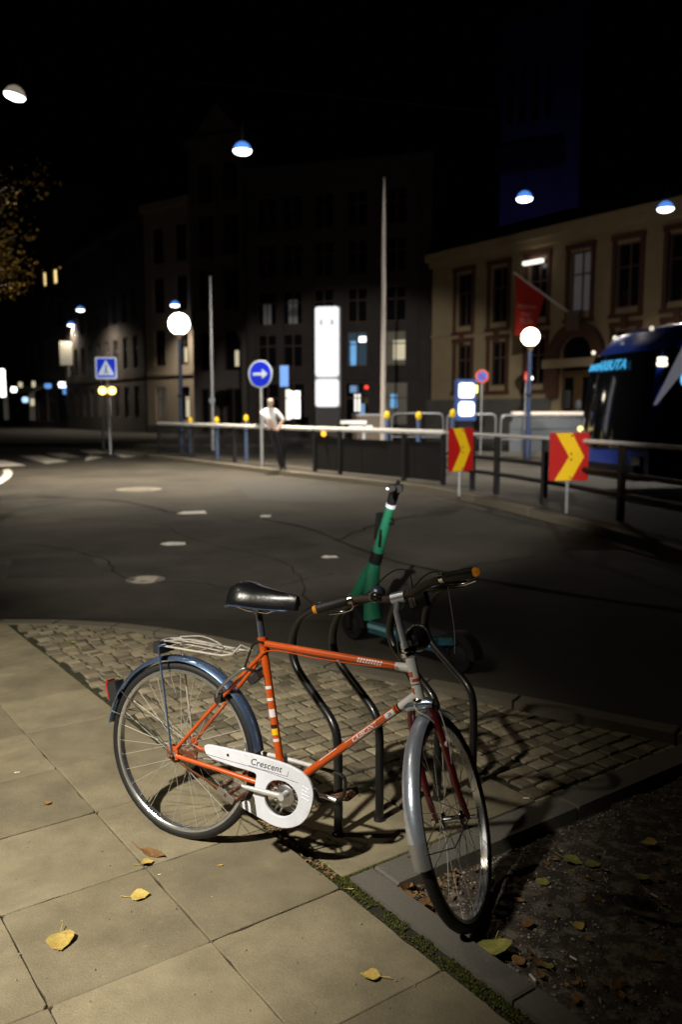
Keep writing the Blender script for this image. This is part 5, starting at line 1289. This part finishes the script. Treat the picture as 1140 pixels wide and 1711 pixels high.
# grey house and long street front at left
P0, P1 = Vector((-27.0, 83)), Vector((-14.6, 63.0)); wins = []
for ri, (z0, z1) in enumerate(((1.2, 3.6), (5.0, 7.4), (8.6, 11), (12.2, 14.6))):
    for k in range(9): wins.append((1.6 + 2.5 * k, z0, z1, 1.2, 'ct', M_shop if (ri == 0 and k == 5) else M_warmdim if (ri == 0 and k in (4,)) else M_glass))
gb, L_ = facade('grey_house', 'long dark grey street front behind the pedestrian crossing sign', P0, P1, 16, M_wallL, wins, 8, M_framew)
part('cornice', MB().box2((-.1, -.3, 15.5), (L_ + .1, 0, 16)), M_wallL, gb); part('string_course', MB().box2((0, -.1, 4.2), (L_, -.002, 4.45)), M_wallL, gb)
part('banner', MB().box2((3.0, -1.2, 6.0), (3.06, -.05, 8.2)), mat('banner_pale', (.5, .48, .4), .7, emit=(.9, .85, .7), es=.08), gb)
P0, P1 = Vector((-52, 112)), Vector((-27.5, 86)); wins = []
for ri, (z0, z1) in enumerate(((.6, 4.2), (6.0, 9.2), (10.4, 13), (14.2, 17), (18.2, 20.6))):
    for k in range(14):
        m = M_glass
        if ri == 0 and k in (3, 7, 10): m = M_warmdim
        wins.append((1.5 + 2.45 * k, z0, z1, 1.4 if ri else 1.8, 'ct', m))
lb, L_ = facade('corner_house', 'far dark corner building at the left edge with awnings and lit shop fronts', P0, P1, 24, M_wallL, wins, 8, M_framew)
part('cornice', MB().box2((-.1, -.4, 23.5), (L_ + .1, 0, 24.2)), M_wallL, lb); part('string_course', MB().box2((0, -.3, 5.2), (L_, -.002, 5.6)), M_wallL, lb)
for x in (18, 22.5, 27): part('awning', MB().prism([(0, 4.6), (-1.8, 3.7), (-1.8, 3.55), (0, 4.4)], 3.6, Matrix.Translation((x, -.003, 0)) @ basis((0, 0, 0), (0, 1, 0), (0, 0, 1), (1, 0, 0))), mat('awning%d' % x, (.3, .26, .2), .8), lb)
for x in (30.3, 32.9): part('lit_fitting', MB().box((x, .16, 15.4), (.5, .02, 1.3)), M_yellowwin, lb)
# lit shop signs down the far street (thing each)
for k, (x, y, wd, hg, m, lab) in enumerate(((4, 640, 9, 46, M_glow, 'tall white lit sign at the left edge down the far street'), (23, 651, 9, 9, M_glow, 'round white lamp low on the far corner building'), (42, 668, 9, 9, mat('pale_blue_lamp', (.5, .7, .9), .5, emit=(.45, .7, 1), es=1.4), 'small pale blue lamp low down the far street'), (80, 645, 11, 8, M_bluelight, 'small blue lit sign over a far shop front'), (105, 643, 14, 9, M_glow, 'small white lit sign beside the blue shop sign'), (109, 652, 7, 14, M_bluelight, 'narrow blue flag sign beside the white shop sign'), (54, 672, 6, 12, M_warm, 'small warm lit doorway down the far street'), (34, 643, 6, 9, M_warm, 'small warm lit window above the far awnings'), (56, 642, 5, 10, M_warm, 'narrow warm lit window above the far awnings, next to the blue sign'))):
    c = px(x, y, 84); s_ = 84 / 1400
    t = thing('shop_sign', lab, 'lit sign', (c.x, 84, c.z), 0, 'lit signs down the far street')
    part('panel', MB().prism(rrect(-wd * s_ / 2, wd * s_ / 2, -hg * s_ / 2, hg * s_ / 2, min(wd, hg) * s_ * .3), .15, Matrix.Rotation(R(90), 4, 'X')), m, t)
    part('housing', MB().box((0, .1, 0), (wd * s_ * .9, .18, hg * s_ * .9)), M_blackm, t); part('bracket', MB().tube([(0, .15, 0), (0, 1.2, 0)], .05, 6), M_blackm, t)
# dark tower at upper right
P0, P1 = Vector((22.3, 122)), Vector((30, 118)); wins = []
for k in range(4): wins.append((1.2 + 1.75 * k, 41, 51, .9, 'c', M_glass))
tw, L_ = facade('tower', 'faint dark blue tower rising in the night sky at upper right', P0, P1, 54, M_wallU, wins, 6)
part('ledge', MB().box2((-.4, -.8, 34.5), (L_ + .4, -.002, 38)), M_roof, tw); part('stair_turret', MB().box2((L_ + .01, -.6, 0), (L_ + 2.4, 3, 56)), M_wallU, tw)
part('roof', MB().prism([(0, 54), (L_, 54), (L_ / 2, 58)], 6, Matrix.Translation((0, 6, 0)) @ Matrix.Rotation(R(90), 4, 'X')), M_roof, tw)

fx_ = part('added_flood', MB().box((L_ / 2, -14, 24), (.6, .4, .4)), M_blackm, tw); part('bracket', MB().tube([(L_ / 2, -14, 0), (L_ / 2, -14, 23.8)], .12, 8), M_blackm, fx_)  # added flood lamp so the tower shows faintly blue
ld = bpy.data.lights.new('added_flood_beam', 'SPOT'); ld.energy = 420; ld.color = (.3, .28, 1); ld.spot_size = R(110); ld.spot_blend = .6; ld.shadow_soft_size = .2
lo = bpy.data.objects.new('added_flood_beam', ld); C.objects.link(lo); lo.parent = tw; lo.location = (L_ / 2, -13.6, 24.3); lo.rotation_euler = (R(125), 0, 0)
# parked cars down the street
def car(p, yaw, label):
    t = thing('parked_car', label, 'car', (p.x, p.y, -.1), yaw, 'dark cars parked down the far street')
    sec = [(-2.1, .35), (-2.15, .7), (-2.0, .95), (-1.4, 1.0), (-.7, 1.42), (.7, 1.45), (1.5, 1.0), (2.1, .92), (2.2, .6), (2.15, .35)]
    m = MB(); V = []
    for y, s_ in ((-.85, .0), (-.8, .03), (.8, .03), (.85, 0)):
        for x, z in sec: V.append((x, y * (.82 if z > 1.2 else 1), z + s_))
    n = len(sec); m.v = [tuple(v) for v in V]
    for i in range(3):
        for k in range(n): m.f.append([i * n + k, i * n + (k + 1) % n, (i + 1) * n + (k + 1) % n, (i + 1) * n + k]); m.m.append(0)
    m.f += [list(range(n)), [3 * n + k for k in range(n)]]; m.m += [0, 0]
    part('body', m, M_car, t)
    for s_ in (-1, 1): part('window', MB().prism([(-1.25, 1.0), (-.65, 1.35), (.65, 1.38), (1.3, 1.0)], .02, Matrix.Translation((0, s_ * .83, 0)) @ Matrix.Rotation(R(90), 4, 'X')), M_glass, t)
    for x in (-1.35, 1.4):
        for y in (-.8, .8): part('wheel', MB().lathe([(1e-4, -.1), (.2, -.1), (.32, -.09), (.32, .09), (1e-4, .1)], 20, Matrix.Translation((x, y, .32)) @ Matrix.Rotation(R(90), 4, 'X')), M_rubber, t)
    for y in (-.6, .6): part('headlight', MB().box((2.16, y, .7), (.06, .3, .12)), M_signwhite, t)
    return t
car(pg(120, 700, -.1) * 1.0, R(-60), 'dark parked car below the far white lit shop sign')
car(pg(205, 704, -.1) * 1.0, R(-58), 'dark parked car before the long grey street front')
car(pg(232, 707, -.1) * 1.0, R(-58), 'dark parked car nearest the beige house')
car(pg(30, 699, -.1) * 1.0, R(-60), 'dark parked car at the left edge down the far street')

# tree at upper left
tr = thing('street_tree', 'tree with thin yellowing leaves at the upper left edge', 'tree', (-8.4, 16.9, -.05))
tk = MB().tube([(0, 0, 0), (.05, .1, 1.5), (0, .1, 3.0), (.1, 0, 4.5), (0, 0, 6.2)], [.22, .17, .14, .1, .04], 12)
br_ends = []
for k in range(16):
    a = rnd.uniform(0, 6.28); z0 = rnd.uniform(2.6, 5.2); l_ = rnd.uniform(1.0, 2.1); e = Vector((math.cos(a) * l_, math.sin(a) * l_, z0 + rnd.uniform(.3, 1.3)))
    tk.tube(smooth([(.05, .05, z0), (math.cos(a) * l_ * .5, math.sin(a) * l_ * .5, z0 + .5), e], 3), [.06, .055, .05, .04, .03, .02, .012], 6); br_ends.append((Vector((.05, .05, z0)), e))
part('trunk', tk, M_bark, tr)
cr_ = MB()
for a, e in br_ends:
    for c_ in range(5):
        cc_ = lp(a, e, rnd.uniform(.45, 1.1)) + Vector((rnd.gauss(0, .25), rnd.gauss(0, .25), rnd.gauss(0, .2)))
        for _ in range(60):
            p = cc_ + Vector((rnd.gauss(0, .2), rnd.gauss(0, .2), rnd.gauss(0, .16))); d1 = Vector((rnd.gauss(0, 1), rnd.gauss(0, 1), rnd.gauss(0, 1))).normalized() * rnd.uniform(.03, .055)
            d2 = d1.cross(Vector((rnd.gauss(0, 1), rnd.gauss(0, 1), rnd.gauss(0, 1)))).normalized() * rnd.uniform(.02, .035)
            cr_.add([p - d1, p + d2, p + d1, p - d2], [(0, 1, 2, 3)])
part('crown', cr_, M_foliage, tr)

# ================================================================== STREET LAMPS OUT OF FRAME THAT LIGHT THE PAVEMENT, AND AN ADDED FLOOD LAMP
def post_lamp(base, head, power, target, cone, blend, col, label, soft=.09):
    t = thing('lamp_post', label, 'street lamp', base); hd = Vector(head) - Vector(base)
    part('post', MB().tube([(0, 0, 0), (0, 0, hd.z + .05)], [.07, .045], 12), M_galv, t)
    part('arm', MB().tube(smooth([(0, 0, hd.z), (hd.x * .5, hd.y * .5, hd.z + .12), (hd.x, hd.y, hd.z + .1)], 4), .03, 8), M_galv, t)
    part('housing', MB().lathe([(1e-4, .14), (.1, .13), (.2, .07), (.22, .03)], 20, Matrix.Translation(hd)), M_galv, t)
    part('foot', MB().lathe([(.12, 0), (.12, .1), (.08, .2)], 14), M_galv, t)
    ld = bpy.data.lights.new('lamp_light', 'SPOT'); ld.energy = power; ld.color = col; ld.spot_size = R(cone); ld.spot_blend = blend; ld.shadow_soft_size = soft
    lo = bpy.data.objects.new('lamp_light', ld); C.objects.link(lo); lo.parent = t; lo.location = hd
    lo.rotation_euler = (Vector(target) - Vector(head)).to_track_quat('-Z', 'Y').to_euler()
post_lamp((-4.2, -.9, 0), (-3.0, -.4, 5.0), KEY_W, (-2.12, 2.9, 0), 52.5, .75, (1, .93, .79), 'grey street lamp post on the pavement behind the viewer at left', .09)
post_lamp((-4.6, 3.6, 0), (-3.4, 3.3, 6.0), SIDE_W, (-1.4, 3.1, 0), 70, .8, (1, .84, .6), 'tall grey street lamp post on the pavement left of the bicycle', .06)

post_lamp((-3.6, -18.8, 0), (-2.5, -18, 10.5), FLOOD_W, (-.4, 30, 0), 22.5, .3, (1, .93, .82), 'added lamp post far behind the viewer that brightens the far signs', .12)  # added lamp, brightens signs, rail and person across the road
# ================================================================== FALLEN LEAVES AND LITTER
def leaf_mesh(m, kind=0, curl=.25):
    if kind == 0: half = [(0, 0), (.12, .30), (.3, .46), (.52, .44), (.75, .27), (1, 0)]        # ovate, pointed
    elif kind == 1: half = [(-.06, .12), (.02, .36), (.25, .52), (.5, .47), (.75, .28), (1, 0)]   # heart shaped
    else: half = [(0, 0), (.2, .16), (.45, .2), (.75, .13), (1, 0)]                              # narrow
    mbf = MB(); V = []
    mid = [(x, 0) for x, _ in half]
    def zf(x, y): return curl * (y * y * .9 + .35 * (x - .5) ** 2) + .03 * math.sin(x * 9 + y * 7) + .012
    for x, y in half: V.append((x - .5, y, zf(x, y)))
    for x, y in half: V.append((x - .5, y * .5, zf(x, y * .5)))
    for x, y in half: V.append((x - .5, 0, zf(x, 0) - .015))
    for x, y in half: V.append((x - .5, -y * .5, zf(x, -y * .5) + .01))
    for x, y in half: V.append((x - .5, -y, zf(x, -y) + .01))
    n = len(half); F = [(r_ * n + i, r_ * n + i + 1, (r_ + 1) * n + i + 1, (r_ + 1) * n + i) for r_ in range(4) for i in range(n - 1)]
    mbf.add(V, F)
    mbf.tube(smooth([(-.5, 0, .02), (-.75, .05, .05), (-1.0, .12, .1)], 3), [.02] * 7, 5)
    return mbf.mesh('leaf', m)
LM = [[leaf_mesh(m, k, c) for k, c in ((0, .45), (1, .4), (2, .8), (0, 1.1))] for m in (M_leafy, M_leafg, M_leafb)]
def leaf(x, y, size, ci, ki, yaw, label, z=0., group=None, tilt=None):
    p = pg(x, y, z); o = link('fallen_leaf', LM[ci][ki]); o.location = (p.x, p.y, z + .003)
    o.rotation_euler = ((rnd.uniform(-.15, .15), rnd.uniform(-.15, .15), R(yaw)) if tilt is None else (R(tilt[0]), R(tilt[1]), R(yaw)))
    o.scale = (size, size, size); tag(o, label, 'leaf', group)
    return o
leaf(101, 1577, .085, 0, 1, -70, 'broad yellow heart shaped leaf with a stalk on the front left slab', tilt=(4, 3))
leaf(234, 1498, .066, 0, 0, 10, 'yellow oval leaf alone on the slab in front of the rear wheel', tilt=(5, -4))
leaf(246, 1444, .05, 0, 3, 20, 'curled yellow leaf lying against the dry strip at a slab corner')
leaf(256, 1428, .115, 2, 2, -28, 'long dry buff leaf strip beside the curled yellow leaf', tilt=(10, 0))
leaf(619, 1632, .062, 0, 0, 170, 'pale yellow leaf on the slab near the granite kerb')
leaf(80, 1344, .035, 2, 3, 50, 'small curled brown leaf on the left slabs')
leaf(368, 1447, .024, 0, 2, 5, 'tiny yellow leaf scrap right of the pedal shadow')
leaf(586, 1487, .028, 0, 2, -15, 'small orange yellow leaf at the mossy kerb joint')
leaf(122, 1075, .06, 1, 0, 10, 'greenish yellow leaf on the setts at far left')
SZ = -.036
leaf(828, 1588, .105, 1, 1, -100, 'largest leaf, broad and green, at the inner kerb edge', SZ + .03, tilt=(8, -10))
leaf(958, 1440, .075, 1, 0, -30, 'green yellow leaf, left one of the pair on the soil', SZ + .01)
leaf(992, 1446, .06, 1, 0, 5, 'dull green leaf, right one of the pair on the soil', SZ + .01)
leaf(965, 1458, .05, 1, 2, 5, 'narrow green leaf below the pair of leaves on the soil', SZ + .005)
leaf(908, 1475, .055, 1, 0, 60, 'grey green leaf with its stalk pointing down left on the soil', SZ + .005)
leaf(1086, 1409, .06, 0, 0, 170, 'buff yellow leaf farthest right on the dark soil', SZ + .005)
leaf(1074, 1467, .05, 1, 0, 100, 'green yellow leaf at the right edge of the lit soil', SZ + .005)
leaf(968, 1549, .045, 0, 0, -80, 'yellow leaf in the middle of the gravelly soil', SZ + .005)
leaf(914, 1615, .045, 1, 0, 110, 'small grey green leaf near the white cigarette end', SZ + .005)
leaf(868, 1607, .05, 2, 0, 30, 'rust brown leaf right of the largest green leaf', SZ + .005)
for k in range(16):   # brown leaves heaped behind the front tyre
    x, y = rnd.choice([(668, 1486), (690, 1500), (715, 1515), (735, 1535), (680, 1492), (745, 1550)])
    leaf(x + rnd.uniform(-12, 14), y + rnd.uniform(-10, 10), rnd.uniform(.035, .06), 2, rnd.choice((0, 3, 2)), rnd.uniform(0, 360), 'dry brown leaf in the heap between kerb and front tyre', SZ + rnd.uniform(.005, .03), 'brown leaves heaped at the front tyre', (rnd.uniform(-35, 35), rnd.uniform(-35, 35)))
for k in range(70):
    x, y = rnd.uniform(720, 1120), rnd.uniform(1420, 1690)
    if x < 780 + (y - 1500) * .9: continue
    leaf(x, y, rnd.uniform(.02, .042), 2, rnd.choice((0, 3, 2)), rnd.uniform(0, 360), 'small dry brown leaf scattered on the soil bed', SZ + .006, 'brown leaves scattered on the soil bed', (rnd.uniform(-25, 25), rnd.uniform(-25, 25)))
butt_me = MB().tube([(-.013, 0, 0), (.013, 0, 0)], .0035, 8).mesh('cigarette_end', M_butt)
def butt(x, y, yaw, label, z=0., group=None, s_=1):
    p = pg(x, y, z); o = link('cigarette_end', butt_me); o.location = (p.x, p.y, z + .004); o.rotation_euler = (0, 0, R(yaw)); o.scale = (s_,) * 3; tag(o, label, 'cigarette end', group)
butt(880, 1335, 0, 'white cigarette end on the slab right of the front wheel')
butt(959, 1603, -50, 'white cigarette end lying on the soil bed', SZ + .004)
butt(1094, 1498, -60, 'white cigarette end at the dark right side of the soil', SZ + .004)
butt(891, 1636, -70, 'thick white cigarette end near the kerb on the soil', SZ + .006, None, 1.2)
butt(266, 1463, 15, 'short white cigarette end below the curled yellow leaf', 0, None, .5)
butt(28, 1292, 20, 'white paper scrap on the left slabs', 0, None, .9)
grit_me = MB().ball((0, 0, 0), 1, 6, 4, (1, .8, .5)).mesh('pebble', M_pebble)
for k in range(110):
    x, y = rnd.uniform(0, 700), rnd.uniform(1180, 1700)
    p = pg(x, y); q = p - O
    if q.dot(B) > .49: continue
    o = link('grit', grit_me); r_ = rnd.uniform(.0015, .004); o.location = (p.x, p.y, r_ * .4 + .001); o.scale = (r_, r_, r_); tag(o, 'tiny bit of grit lying on the pale slabs', 'grit', 'grit on the slabs')
